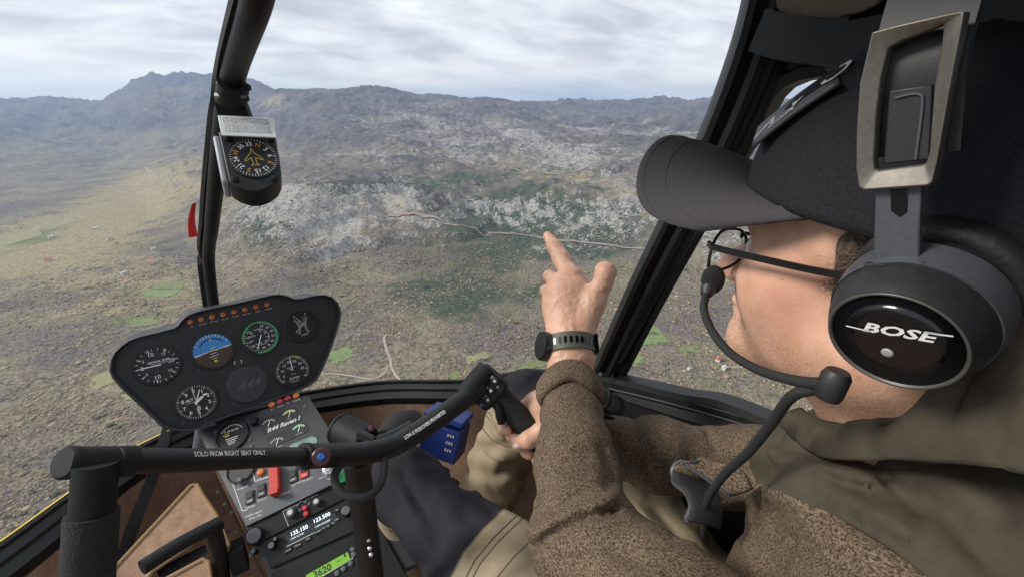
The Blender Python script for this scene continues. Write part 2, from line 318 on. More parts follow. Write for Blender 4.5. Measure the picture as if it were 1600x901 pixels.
def terrain_material():
    m = bpy.data.materials.new('karst_land'); m.use_nodes = True; t = m.node_tree; b = t.nodes['Principled BSDF']
    b.inputs['Roughness'].default_value = .95; b.inputs['Specular IOR Level'].default_value = .1
    L = t.links.new
    def nd(k, **kw):
        n = t.nodes.new(k)
        for a, v in kw.items(): setattr(n, a, v)
        return n
    g = nd('ShaderNodeNewGeometry'); at = nd('ShaderNodeAttribute', attribute_name='cover'); s = nd('ShaderNodeSeparateColor'); L(at.outputs['Color'], s.inputs[0])
    def noise(scale, det=5, rough=.6, dist=0):
        n = nd('ShaderNodeTexNoise'); n.inputs['Scale'].default_value = scale; n.inputs['Detail'].default_value = det; n.inputs['Roughness'].default_value = rough; n.inputs['Distortion'].default_value = dist
        L(g.outputs['Position'], n.inputs['Vector']); return n.outputs[0]
    def mr(x, a, c, lo=0, hi=1):
        n = nd('ShaderNodeMapRange', interpolation_type='SMOOTHSTEP'); n.inputs[1].default_value = a; n.inputs[2].default_value = c; n.inputs[3].default_value = lo; n.inputs[4].default_value = hi; L(x, n.inputs[0]); return n.outputs[0]
    def ma(op, x, y):
        n = nd('ShaderNodeMath', operation=op)
        for i, v in enumerate((x, y)):
            if isinstance(v, (int, float)): n.inputs[i].default_value = v
            else: L(v, n.inputs[i])
        return n.outputs[0]
    def mix(f, c1, c2):
        n = nd('ShaderNodeMix', data_type='RGBA'); L(f, n.inputs[0]) if not isinstance(f, float) else None
        for i, v in ((6, c1), (7, c2)):
            if isinstance(v, tuple): n.inputs[i].default_value = (*v, 1)
            else: L(v, n.inputs[i])
        return n.outputs[2]
    big = noise(.004, 6); mid = noise(.02, 7, .65); fin = noise(.11, 5, .7); fin2 = noise(.3, 3, .7)
    brush = mix(mr(fin, .35, .68), (.105, .09, .062), (.35, .3, .21)); brush = mix(mr(mid, .45, .75), brush, (.33, .285, .19)); brush = mix(mr(big, .40, .6), brush, mix(mr(fin, .35, .65), (.085, .072, .068), (.23, .195, .175)))
    px_ = nd('ShaderNodeSeparateXYZ'); L(g.outputs['Position'], px_.inputs[0]); hi = ma('MULTIPLY', mr(px_.outputs[2], -400, -250), mr(noise(.0016, 4), .35, .6, .35, 1))
    brush = mix(hi, brush, mix(mr(mid, .35, .65), (.055, .05, .054), (.15, .13, .125)))
    # parcels and hedge lines of the valley floor
    low = mr(px_.outputs[2], -470, -520)
    vo = nd('ShaderNodeTexVoronoi', feature='DISTANCE_TO_EDGE'); vo.inputs['Scale'].default_value = .011; vc = nd('ShaderNodeTexVoronoi'); vc.inputs['Scale'].default_value = .011
    wv = nd('ShaderNodeMix', data_type='VECTOR'); nw = nd('ShaderNodeTexNoise'); nw.inputs['Scale'].default_value = .012; nw.inputs['Detail'].default_value = 3; L(g.outputs['Position'], nw.inputs['Vector']); vm = nd('ShaderNodeVectorMath', operation='MULTIPLY_ADD'); L(nw.outputs['Color'], vm.inputs[0]); vm.inputs[1].default_value = (70, 70, 0); L(g.outputs['Position'], vm.inputs[2])
    L(vm.outputs[0], vo.inputs['Vector']); L(vm.outputs[0], vc.inputs['Vector']); sc2 = nd('ShaderNodeSeparateColor'); L(vc.outputs['Color'], sc2.inputs[0])
    brush = mix(ma('MULTIPLY', low, ma('MULTIPLY', mr(sc2.outputs[0], .35, .95, 0, .6), mr(noise(.0035, 4), .42, .58))), brush, mix(mr(fin, .3, .7), (.19, .16, .105), (.36, .305, .205)))
    brush = mix(ma('MULTIPLY', low, ma('MULTIPLY', mr(sc2.outputs[1], .75, .9), .4)), brush, (.2, .2, .1))
    brush = mix(ma('MULTIPLY', low, ma('MULTIPLY', mr(vo.outputs['Distance'], .06, .015, 0, .6), mr(noise(.005, 5), .48, .62))), brush, (.085, .078, .06))
    grn = mix(mr(fin, .35, .65), (.03, .045, .032), (.1, .12, .075))
    sunlit_stw = mix(mr(fin, .3, .7), (.2, .165, .09), (.46, .38, .22))  # dry-grass tint that also carries the left slope's painted sunlight
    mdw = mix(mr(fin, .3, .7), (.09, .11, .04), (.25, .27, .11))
    rck = mix(mr(noise(.09, 6, .7), .3, .7), (.2, .19, .175), (.5, .475, .435))
    vn_ = mix(mr(noise(.035, 5), .45, .6), rck, (.52, .44, .34)); rck = mix(mr(big, .5, .7), rck, vn_); rck = mix(mr(s.outputs[2], .2, .6, 0, .7), rck, mix(mr(noise(.06, 5), .35, .65), (.34, .27, .19), (.56, .47, .36)))
    def sel(mask, nse, gain, lo, hi): return mr(ma('ADD', mask, ma('MULTIPLY', ma('SUBTRACT', nse, .5), gain)), lo, hi)
    c = mix(sel(s.outputs[2], ma('ADD', ma('MULTIPLY', fin, .5), ma('MULTIPLY', mid, .5)), 1.7, .28, .62), brush, sunlit_stw)
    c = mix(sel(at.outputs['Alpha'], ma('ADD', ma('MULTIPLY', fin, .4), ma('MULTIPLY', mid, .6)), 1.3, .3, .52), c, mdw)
    c = mix(sel(s.outputs[1], ma('ADD', ma('MULTIPLY', fin, .6), ma('MULTIPLY', mid, .4)), 1.9, .32, .5), c, grn)
    # pale boulders and outcrops: ragged threshold of fine noise against the rock cover
    speck = ma('ADD', ma('MULTIPLY', noise(.1, 5, .7, .5), .6), ma('MULTIPLY', noise(.022, 5, .6, .3), .4))
    c = mix(sel(s.outputs[0], speck, 3.6, .40, .56), c, rck)
    L(c, b.inputs['Base Color'])
    bp = nd('ShaderNodeBump'); bp.inputs['Strength'].default_value = .9; bp.inputs['Distance'].default_value = 8; L(fin, bp.inputs['Height']); L(bp.outputs[0], b.inputs['Normal'])
    return m
land_mat = terrain_material()
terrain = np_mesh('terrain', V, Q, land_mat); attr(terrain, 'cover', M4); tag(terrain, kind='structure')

# ---- roads, tracks and the railway shelf, draped on the ground
def drape_strip(name, pix, wdt, m, lift=1.2, n=10, smooth=False):
    pts = np.array([ground_hit(*q) for q in pix]); c = catmull(pts[:, :2], n)
    if smooth:
        for _ in range(40): c[1:-1] = .25 * c[:-2] + .5 * c[1:-1] + .25 * c[2:]
    T = np.gradient(c, axis=0); T /= np.linalg.norm(T, axis=1)[:, None] + 1e-9
    Nn = np.stack([T[:, 1], -T[:, 0]], -1); V_ = []; F_ = []; offs = (-.5, 0, .5)
    wob = 1 + .5 * (fbm2(c[:, 0] / 30, c[:, 1] / 30, 3, 77) - .5)
    for o_ in offs:
        q = c + Nn * (o_ * wdt * wob)[:, None]; z = np.maximum(ground(q[:, 0], q[:, 1]), ground(c[:, 0], c[:, 1]) - .3) + lift; V_.append(np.column_stack([q, z]))
    k = len(c); V_ = np.vstack(V_)
    for j in range(2):
        for i in range(k - 1): F_.append((j * k + i, j * k + i + 1, (j + 1) * k + i + 1, (j + 1) * k + i))
    o = mesh_from(name, V_, F_, m, None, True); return tag(o, kind='structure')
gravel = mat('pale_gravel', ((.24, .205, .16), (.42, .37, .3)), .95, noise=(.2, .3, .7)); ballast = mat('rail_ballast', ((.26, .19, .16), (.38, .3, .25)), .95, noise=(.15, .3, .7))
drape_strip('railway', [(556, 322), (600, 331), (640, 338), (690, 348), (740, 357), (790, 365), (840, 372), (900, 379), (960, 385), (1010, 390), (1060, 394)], 10, ballast, 3, smooth=True)
drape_strip('road', [(636, 233), (665, 240), (700, 246), (735, 254), (770, 262), (810, 268), (850, 270), (905, 278)], 14, gravel, 3)
drape_strip('track', [(604, 522), (600, 530), (605, 548), (610, 562), (612, 575), (622, 590), (640, 606)], 6, gravel)
drape_strip('track', [(480, 586), (520, 584), (555, 588), (580, 592), (598, 585), (606, 574)], 5, gravel)
drape_strip('track', [(1128, 572), (1160, 573), (1185, 563), (1198, 553), (1212, 551), (1250, 558)], 6, gravel)
drape_strip('track', [(1196, 536), (1200, 545), (1200, 553)], 6, gravel)
drape_strip('track', [(225, 262), (245, 272), (262, 268), (275, 285), (300, 292)], 14, gravel, 2)
# ---- fields
def field(quad, cols, n=9):
    c = [ground_hit(*q)[:2] for q in quad]; V_ = []; F_ = []
    for i in range(n + 1):
        for j in range(n + 1):
            a, b = i / n, j / n; a2 = a + .05 * (random.random() - .5) * (0 < i < n); q = (c[0] * (1 - b) + c[1] * b) * (1 - a2) + (c[3] * (1 - b) + c[2] * b) * a2
            if i in (0, n) or j in (0, n): q = q + RNG.normal(0, 4.2, 2)
            V_.append((q[0], q[1], float(ground(q[0], q[1])) + 1.1))
    for i in range(n):
        for j in range(n): k = i * (n + 1) + j; F_.append((k, k + 1, k + n + 2, k + n + 1))
    m = mat('field_grass', cols, .95, noise=(.11, .3, .7, 8)); return tag(mesh_from('field', V_, F_, m, None, True), kind='structure')
G1 = ((.11, .15, .055), (.21, .28, .1)); G2 = ((.12, .15, .05), (.2, .22, .09)); G3 = ((.2, .2, .09), (.28, .25, .13))
for q, g in [([(985, 497), (1012, 490), (1030, 518), (990, 522)], G1), ([(1000, 524), (1034, 520), (1046, 534), (1004, 540)], G1), ([(966, 528), (996, 526), (1002, 556), (974, 548)], G2), ([(975, 552), (1002, 558), (998, 574), (972, 566)], G1),
             ([(514, 552), (546, 540), (552, 556), (522, 570)], G1), ([(808, 572), (848, 558), (852, 570), (815, 584)], G2), ([(700, 580), (716, 578), (718, 592), (704, 594)], G2),
             ([(238, 443), (290, 438), (286, 450), (240, 452)], G2), ([(226, 454), (282, 452), (270, 462), (228, 464)], G1), ([(200, 500), (244, 494), (248, 506), (206, 512)], G2),
             ([(0, 372), (60, 358), (66, 368), (0, 386)], G3), ([(70, 352), (120, 338), (124, 346), (74, 360)], G3), ([(140, 590), (180, 574), (186, 592), (150, 608)], G3), ([(195, 610), (236, 596), (240, 612), (200, 626)], G3),
             ([(1060, 540), (1085, 536), (1090, 548), (1064, 552)], G2), ([(725, 556), (760, 550), (764, 560), (730, 566)], G3)]:
    field(q, g)
# ---- leafless woodland: tens of thousands of little crowns, one object
def woodland(n):
    rmin, rmax = 470, 2150; r = np.sqrt(RNG.uniform(rmin ** 2, rmax ** 2, n)); a = RNG.uniform(R_(-58), R_(58), n) + YAW
    x, y = r * np.sin(a), r * np.cos(a)
    dens = fbm2(x / 130, y / 130, 4, 71); keep = RNG.random(n) < sstep(.33, .56, dens) * sstep(.3, .55, fbm2(x / 45, y / 45, 3, 73)) * .93 + .07
    x, y, r = x[keep], y[keep], r[keep]; px_, py_ = proj(np.column_stack([x, y, ground(x, y)]))
    ok = np.ones(len(x), bool)
    for cx, cy_, wx, wy in ((1010, 520, 42, 36), (530, 555, 26, 18), (830, 572, 26, 14), (265, 452, 40, 14), (224, 504, 28, 12), (165, 592, 32, 20), (218, 610, 28, 18)):
        ok &= ~((abs(px_ - cx) < wx) & (abs(py_ - cy_) < wy) & (RNG.random(len(x)) < .93))
    rk = np.exp(-((px_ - 560) / 230) ** 2 - ((py_ - 330) / 50) ** 2) + np.exp(-((px_ - 900) / 230) ** 2 - ((py_ - 300) / 60) ** 2); ok &= RNG.random(len(x)) > np.minimum(rk * 1.2, .97)
    x, y = x[ok], y[ok]; z = ground(x, y); n = len(x)
    ico = np.array([(1, 0, 0), (0, 1, 0), (-1, 0, 0), (0, -1, 0), (0, 0, 1), (.1, .1, -.6)]); tri = np.array([(0, 1, 4), (1, 2, 4), (2, 3, 4), (3, 0, 4), (1, 0, 5), (2, 1, 5), (3, 2, 5), (0, 3, 5)])
    s = RNG.gamma(4, .24, n) + .75; s = np.where(RNG.random(n) < .09, s * RNG.uniform(1.6, 2.6, n), s); jit = 1 + RNG.normal(0, .25, (n, 6, 1)); h = RNG.uniform(.28, .55, n)
    Vt = ico[None] * jit * s[:, None, None] * np.array([1.25, 1.25, 1.0]); Vt[:, :, 2] *= h[:, None]; Vt += np.stack([x, y, z + s * .12], -1)[:, None, :]
    T = (tri[None] + (np.arange(n) * 6)[:, None, None]).reshape(-1, 3)
    base = np.array([(.2, .155, .115), (.27, .215, .155), (.34, .28, .2), (.2, .18, .1), (.07, .08, .042), (.3, .25, .13), (.4, .4, .12)]); pick = RNG.choice(7, n, p=[.27, .30, .20, .12, .05, .053, .007])
    c = base[pick] * RNG.uniform(.85, 1.08, (n, 1)) * (.85 + .5 * fbm2(x / 240, y / 240, 3, 91))[:, None]; c4 = np.concatenate([np.repeat(c, 6, 0), np.ones((n * 6, 1))], 1)
    m = bpy.data.materials.new('bare_twigs'); m.use_nodes = True; b = m.node_tree.nodes['Principled BSDF']; b.inputs['Roughness'].default_value = 1; b.inputs['Specular IOR Level'].default_value = 0
    at = m.node_tree.nodes.new('ShaderNodeAttribute'); at.attribute_name = 'twig'; m.node_tree.links.new(at.outputs['Color'], b.inputs['Base Color'])
    o = np_mesh('woodland', Vt.reshape(-1, 3), T, m, None, False); attr(o, 'twig', c4)
    return tag(o, 'grey leafless scrub woodland covering the valley floor', 'woodland', kind='stuff')
woodland(260000)
# ---- houses
def house(px, py, wdt, roofc, rot, label, wall=(.62, .58, .52)):
    b = ground_hit(px, py); o = empty('house', b, label, 'house', 'scattered valley houses'); l, d_, h = wdt, wdt * .65, wdt * .42; c_, s_ = math.cos(rot), math.sin(rot)
    ax, ay, az_ = np.array([c_, s_, 0]), np.array([-s_, c_, 0]), np.array([0, 0, 1.0])
    mesh_from('wall', *box_vf(b + az_ * (h / 2 - 1), ax, ay, az_, l, d_, h + 2), mat('render', wall, .9), o)
    q = b + az_ * (h + .05); e = .5; r = [q + ax * (i * (l / 2 + e)) + ay * (j * (d_ / 2 + e)) for i in (-1, 1) for j in (-1, 1)] + [q - ax * (l / 2 + e) + az_ * d_ * .35, q + ax * (l / 2 + e) + az_ * d_ * .35]
    ro = mesh_from('roof', r, [(0, 1, 3, 2), (0, 2, 5, 4), (3, 1, 4, 5), (1, 0, 4), (2, 3, 5)], mat('roof_tile', roofc, .9), o)
    mesh_from('chimney', *box_vf(q + ax * l * .2 + ay * d_ * .15 + az_ * d_ * .35, ax, ay, az_, .9, .9, 2.2), mat('render', wall, .9), ro)
    wm = mat('dark_window', (.05, .06, .07), .3); vs_ = [box_vf(b + az_ * h * .5 + ax * l * k - ay * d_ * .5, ax, ay, az_, l * .13, .25, h * .34) for k in (-.32, 0, .32)]
    for k in vs_: mesh_from('window', *k, wm, o)
RED, TER, WHT = (.45, .13, .07), (.5, .24, .14), (.6, .56, .52)
for px, py, wd, rc, ro_, lb in [
    (1122, 563, 15, RED, .3, 'white house with red roof nearest the headset microphone boom'), (1131, 576, 13, WHT, .2, 'pale roofed house just below the red roofed one near the boom'),
    (1160, 553, 17, RED, .5, 'red roofed house at the bend of the pale track right of the boom'), (1218, 556, 16, TER, -.2, 'terracotta house at the right end of the track below the jaw'),
    (1232, 552, 14, WHT, -.2, 'white house beside the jaw at the far right of the valley'), (1076, 577, 8, WHT, .1, 'tiny white hut alone in the wood left of the boom'),
    (1168, 540, 13, WHT, .4, 'small white house above the track near the chin'),
    (172, 375, 20, TER, .4, 'terracotta roofed house at the foot of the sunlit slope'), (182, 382, 16, RED, .2, 'red roofed house just below the sunlit slope hamlet'), (76, 408, 22, RED, .1, 'long red roofed house in the dark wood left of the bow'),
    (237, 412, 24, TER, 0, 'terracotta barn left of the yaw string and above the fields'), (80, 372, 18, WHT, .5, 'white house on the edge of the pale meadow at far left'),
    (194, 428, 18, WHT, .6, 'white house beside grey rocks in the left wood'), (150, 358, 16, WHT, -.3, 'white house on the sunlit slope'), (240, 390, 14, WHT, .3, 'small white house on the slope right of the hamlet')]:
    house(px, py, wd, rc, ro_, lb)
# ---- power pylons
def pylon(px, py, h, label):
    b = ground_hit(px, py); o = empty('pylon', b, label, 'pylon', 'power pylons in the valley'); m = mat('galvanised_steel', (.42, .42, .42), .6); w0 = h * .13; z = np.array([0, 0, 1.0]); t = h * .008
    cs = [np.array([i, j, 0]) * w0 for i, j in ((-1, -1), (1, -1), (1, 1), (-1, 1))]
    for c in cs: tube('leg', [b + c - z * 2, b + c * .3 + z * h * .62, b + c * .12 + z * h], t, m, o, 5, 1)
    for k in range(6):
        f0, f1 = 1 - .7 * k / 6, 1 - .7 * (k + 1) / 6; z0, z1 = h * .62 * k / 6, h * .62 * (k + 1) / 6
        vf = [sweep_vf([b + cs[i] * f0 + z * z0, b + cs[(i + 1) % 4] * f1 + z * z1], circ(t * .6, 4)) for i in range(4)]
        mesh_from('brace', *join_vf(vf), m, o)
    for zz, l in ((.68, .22), (.8, .28), (.92, .18)):
        for s_ in (-1, 1): tube('cross_arm', [b + z * h * zz, b + z * h * (zz + .01) + np.array([s_ * l * h, s_ * l * h * .3, 0])], t, m, o, 5, 1)
pylon(84, 736, 34, 'lattice pylon in the wood beside the near cyclic grip'); pylon(6, 622, 32, 'lattice pylon at the far left edge of the view')
# ---- the air
zmax = float(Z2.max()) + 25; zmin = float(Z2.min()) - 1; hx = 20600.0
hm_ = bpy.data.materials.new('air'); hm_.use_nodes = True; t = hm_.node_tree; t.nodes.clear(); o_ = t.nodes.new('ShaderNodeOutputMaterial'); v_ = t.nodes.new('ShaderNodeVolumePrincipled')
v_.inputs['Color'].default_value = (.52, .7, 1, 1); v_.inputs['Density'].default_value = 6.2e-5; v_.inputs['Anisotropy'].default_value = .25; t.links.new(v_.outputs[0], o_.inputs['Volume'])
haze = mesh_from('haze', *box_vf((0, 0, (zmax + zmin) / 2), (1, 0, 0), (0, 1, 0), (0, 0, 1), 2 * hx, 2 * hx, zmax - zmin), hm_); tag(haze, 'pale blue haze filling the air over the whole valley', 'haze', kind='stuff')
# ================================================================== HELICOPTER CABIN
M = dict(
 black=mat('black_satin_paint', ((.009, .0095, .010), (.016, .0165, .017)), .45, spec=.35, noise=(40, .3, .7), bump=(900, .12, .0006)),
 matte=mat('black_matte_plastic', ((.008, .009, .0095), (.014, .015, .0155)), .62, spec=.25, noise=(60, .3, .7), bump=(1200, .2, .0005)),
 rubber=mat('black_rubber', (.012, .012, .013), .8, bump=(700, .5, .0012)),
 foam=mat('grip_foam', ((.012, .014, .013), (.024, .026, .025)), .9, noise=(500, .3, .7), bump=(600, .9, .002)),
 grey=mat('grey_hammer_paint', ((.075, .08, .09), (.1, .105, .115)), .5, noise=(300, .3, .7), bump=(700, .2, .0006)),
 face=mat('instrument_face', ((.008, .009, .01), (.013, .014, .015)), .55, noise=(80, .3, .7)),
 plate=mat('console_plate', ((.022, .024, .027), (.032, .034, .038)), .45, noise=(120, .3, .7), bump=(1500, .15, .0004)),
 slate=mat('switch_plate', ((.056, .062, .072), (.076, .082, .092)), .5, noise=(150, .3, .7), bump=(1500, .15, .0004)),
 white=mat('white_print', (.75, .75, .73), .6), dimwhite=mat('faded_print', (.5, .5, .49), .6),
 carpet=mat('tan_carpet', ((.24, .145, .095), (.4, .265, .185)), .95, spec=.15, noise=(55, .25, .75, 9), bump=(420, .8, .003)),
 binding=mat('carpet_binding', ((.24, .145, .07), (.33, .21, .11)), .8, noise=(200, .3, .7), bump=(500, .5, .001)),
 brown=mat('console_side_paint', ((.1, .066, .048), (.16, .11, .085)), .45, noise=(22, .3, .7, 7)),
 yellow=mat('yellow_paint', (.6, .42, .02), .3, coat=.5), steel=mat('bright_steel', (.55, .55, .56), .3, 1), liner=mat('headliner', ((.2, .15, .1), (.27, .205, .145)), .9, noise=(300, .3, .7), bump=(500, .4, .001)),
 red=mat('red_plastic', (.5, .035, .02), .4), amber=mat('amber_lens', (.55, .15, .02), .25, coat=.5), redlens=mat('red_lens', (.4, .01, .02), .25, coat=.5), green=mat('green_print', (.05, .42, .12), .5), yel=mat('yellow_print', (.55, .42, .08), .5),
 blue=mat('blue_box_paint', ((.012, .03, .16), (.02, .045, .22)), .4, noise=(30, .3, .7)), anod=mat('blue_anodised', (.03, .16, .5), .3, .6), leather=mat('black_leather', ((.012, .012, .012), (.02, .02, .02)), .5, noise=(80, .3, .7), bump=(300, .4, .0015)),
)
def glass_mat(name, tint=(.97, .985, .98), refl=.5):
    m = bpy.data.materials.new(name); m.use_nodes = True; t = m.node_tree; t.nodes.clear()
    o = t.nodes.new('ShaderNodeOutputMaterial'); tr = t.nodes.new('ShaderNodeBsdfTransparent'); tr.inputs[0].default_value = (*tint, 1)
    gl = t.nodes.new('ShaderNodeBsdfGlossy'); gl.inputs['Roughness'].default_value = .03; fr = t.nodes.new('ShaderNodeFresnel'); fr.inputs[0].default_value = 1.25
    mu = t.nodes.new('ShaderNodeMath'); mu.operation = 'MULTIPLY'; mu.inputs[1].default_value = refl; t.links.new(fr.outputs[0], mu.inputs[0])
    mx = t.nodes.new('ShaderNodeMixShader'); t.links.new(mu.outputs[0], mx.inputs[0]); t.links.new(tr.outputs[0], mx.inputs[1]); t.links.new(gl.outputs[0], mx.inputs[2]); 
    if name == 'perspex':
        g = t.nodes.new('ShaderNodeTexCoord'); v = t.nodes.new('ShaderNodeTexVoronoi'); v.inputs['Scale'].default_value = 16; t.links.new(g.outputs['Object'], v.inputs['Vector']); n_ = t.nodes.new('ShaderNodeTexNoise'); n_.inputs['Scale'].default_value = 5; t.links.new(g.outputs['Object'], n_.inputs['Vector'])
        r_ = t.nodes.new('ShaderNodeMapRange'); r_.inputs[1].default_value = .022; r_.inputs[2].default_value = .012; r_.inputs[3].default_value = 0; r_.inputs[4].default_value = .5; t.links.new(v.outputs['Distance'], r_.inputs[0])
        r2_ = t.nodes.new('ShaderNodeMapRange'); r2_.inputs[1].default_value = .45; r2_.inputs[2].default_value = .8; r2_.inputs[4].default_value = .03; t.links.new(n_.outputs[0], r2_.inputs[0])
        ad = t.nodes.new('ShaderNodeMath'); ad.operation = 'MAXIMUM'; t.links.new(r_.outputs[0], ad.inputs[0]); t.links.new(r2_.outputs[0], ad.inputs[1])
        df = t.nodes.new('ShaderNodeBsdfDiffuse'); df.inputs[0].default_value = (.5, .48, .45, 1); m2 = t.nodes.new('ShaderNodeMixShader'); t.links.new(ad.outputs[0], m2.inputs[0]); t.links.new(mx.outputs[0], m2.inputs[1]); t.links.new(df.outputs[0], m2.inputs[2]); mx = m2
    t.links.new(mx.outputs[0], o.inputs[0]); return m
M['glass'] = glass_mat('perspex', refl=.05); M['lens'] = glass_mat('dial_glass', refl=.55)
HELI = empty('helicopter', (0, 0, -1.12), 'helicopter cabin with black framed windshield and tan carpeted floor', 'helicopter')
FZ = -1.12
# sill of the windshield, from the left door post round the nose to the right one
sill = [(-.6, .6, -.57), (-.555, .8, -.66), PZ(0, 862, -.72), PZ(112, 780, -.735), PZ(212, 708, -.75), (-.12, 1.245, -.765), PZ(480, 616, -.785), PZ(600, 600, -.785), PZ(728, 598, -.76), (.565, .84, -.69), PX(938, 588, .605), PX(1060, 614, .605), PX(1200, 655, .605), (.605, -.25, -.45)]
sill = [np.asarray(s, float) for s in sill]; sp_nose = catmull(sill[:11], 8); sp_right = catmull(sill[10:], 8)
out_n = lambda p: unit([p[0] * 1.2, max(p[1] - .35, 0) * 1.0, 0])
def rim(path, w_in, w_out, h):
    V_, F_ = [], []
    for p in path:
        o = out_n(p); z = np.array([0, 0, 1.0])
        for a, b in ((w_out, .006), (w_out * .55, .004), (w_out * .5, -.004), (.1 * w_out, -.006), (-w_in * .3, -.012), (-w_in * .35, -.020), (-w_in, -.03), (-w_in, -h), (w_out, -h)): V_.append(p + o * a + z * b)
    m = 9
    for i in range(len(path) - 1):
        for j in range(m): k = (j + 1) % m; F_.append((i * m + j, i * m + k, (i + 1) * m + k, (i + 1) * m + j))
    return V_, F_
sharp(mesh_from('windshield_sill', *rim(sp_nose, .03, .014, .05), M['black'], HELI), 30)
# yellow outer skin below the sill
V_, F_ = [], []
for p in sp_nose:
    o = out_n(p); yz = .0075 - .03 * float(sstep(-.15, .0, p[0])); V_ += [p + o * .0145 + np.array([0, 0, yz]), p + o * .019 + np.array([0, 0, yz]), p + o * .05 + np.array([0, 0, -.12]), p + o * .02 + np.array([0, 0, -.36]), p - o * .2 + np.array([0, 0, -.47])]
for i in range(len(sp_nose) - 1):
    for j in range(4): F_.append((i * 5 + j, i * 5 + j + 1, (i + 1) * 5 + j + 1, (i + 1) * 5 + j))
mesh_from('nose_skin', V_, F_, M['yellow'], HELI, True)
# carpeted inside of the nose, running down to the floor
V_, F_ = [], []; prof = [(-.0302, -.052), (-.034, -.1), (-.05, -.18), (-.085, -.26), (-.15, -.33), (-.26, None)]
for p in sp_nose:
    o = out_n(p)
    for a, b in prof:
        q = p + o * a + np.array([0, 0, b or 0]); q[2] = FZ if b is None else max(q[2], FZ + .002); V_.append(q)
m_ = len(prof)
for i in range(len(sp_nose) - 1):
    for j in range(m_ - 1): F_.append((i * m_ + j, i * m_ + j + 1, (i + 1) * m_ + j + 1, (i + 1) * m_ + j))
mesh_from('nose_carpet', V_, F_, M['carpet'], HELI, True)
mesh_from('floor', *prism_vf([(-.62, -.6), (.62, -.6), (.62, .62), (.5, .8), (.2, 1.0), (-.2, 1.0), (-.5, .8), (-.62, .62)], (1, 0, 0), (0, 1, 0), (0, 0, FZ), -.03, .0), M['carpet'], HELI)
# windshield centre bow with its outer seam strip
BOW = [(.06, .3, .16), P(425, -70, .40), P(395, 20, .47), P(366, 110, .60), P(352, 180, .67), P(341, 260, .76), P(331, 350, .90), P(327, 420, 1.03), (-.11, 1.225, -.6), (-.12, 1.245, -.765)]
tube('windshield_bow', BOW, .019, M['black'], HELI, 18, 8, rs=[.0155, .0155, .0155, .0155, .015, .014, .013, .012, .012, .012])
def shift(pts, dx_, dy_): return [np.asarray(p) + np.array([dx_, dy_, .004]) for p in pts]
so_ = shift(BOW, -.0125, .012); V_, F_ = sweep_vf(catmull(so_, 8), [(-.004, -.008), (.004, -.008), (.004, .008), (-.004, .008)], up=(0, -.6, .8)); mesh_from('bow_seam', V_, F_, M['rubber'], HELI)
bp = catmull(BOW, 8)
# right door post
POST = [PX(1222, -60, .56), PX(1213, 0, .57), PX(1186, 90, .575), PX(1140, 205, .58), PX(1084, 320, .585), PX(1010, 462, .59), PX(952, 582, .6)]
ridg = [(a_ * .84, b_) for a_, b_ in [(-.042, .0), (-.04, .012), (-.026, .016), (-.022, .008), (-.012, .006), (-.008, .014), (.004, .018), (.012, .014), (.016, .005), (.026, .006), (.03, .015), (.04, .013), (.044, 0), (.044, -.02), (-.042, -.02)]]
def post(name, pts, prof, parent=HELI, mtl='black'):
    pth = catmull(pts, 6); T = np.gradient(pth, axis=0); V_ = []; m = len(prof)
    for p, t_ in zip(pth, T):
        t_ = unit(t_); n_ = unit(CAM * 0 + np.array([-.1, -.25, -.1]) - p); n_ = unit(n_ - t_ * (n_ @ t_)); b_ = np.cross(t_, n_)
        for a, b in prof: V_.append(p + b_ * a + n_ * b)
    F_ = [(i * m + j, i * m + (j + 1) % m, (i + 1) * m + (j + 1) % m, (i + 1) * m + j) for i in range(len(pth) - 1) for j in range(m)] + [tuple(range(m)), tuple(range(len(V_) - m, len(V_)))]
    return sharp(mesh_from(name, V_, F_, M[mtl], parent), 35), pth
_, pp = post('door_post', POST, ridg)
mir = lambda p: np.array([-p[0] * 1.0, p[1], p[2]])
_, ppl = post('door_post', [mir(p) for p in POST], ridg)
# windshield panes
def pane(side, edge):
    i0 = len(sp_nose) // 2 + 2
    lower = sp_nose[i0 - 9:][::-1] if side > 0 else sp_nose[:i0 + 1 - 9]
    bnd = np.vstack([edge, lower]); s = np.r_[0, np.cumsum(np.linalg.norm(np.diff(bnd, axis=0), axis=1))]; s /= s[-1]; b2 = np.array([[np.interp(t, s, bnd[:, k]) for k in range(3)] for t in np.linspace(0, 1, 40)])
    sb = np.r_[0, np.cumsum(np.linalg.norm(np.diff(bp, axis=0), axis=1))]; sb /= sb[-1]; b1 = np.array([[np.interp(t, sb, bp[:, k]) for k in range(3)] for t in np.linspace(0.03, 1, 40)])
    b1 = b1 + np.array([0, .024, .012]); V_ = []; nn = 18
    for i in range(40):
        L_ = np.linalg.norm(b2[i] - b1[i])
        for j in range(nn + 1):
            t = j / nn; V_.append(b1[i] * (1 - t) + b2[i] * t + unit([side * .5, .8, .1]) * (4 * t * (1 - t)) * .17 * L_)
    F_ = [(i * (nn + 1) + j, i * (nn + 1) + j + 1, (i + 1) * (nn + 1) + j + 1, (i + 1) * (nn + 1) + j) for i in range(39) for j in range(nn)]
    return mesh_from('windshield_pane', V_, F_, M['glass'], HELI, True)
pane(1, pp); pane(-1, ppl)
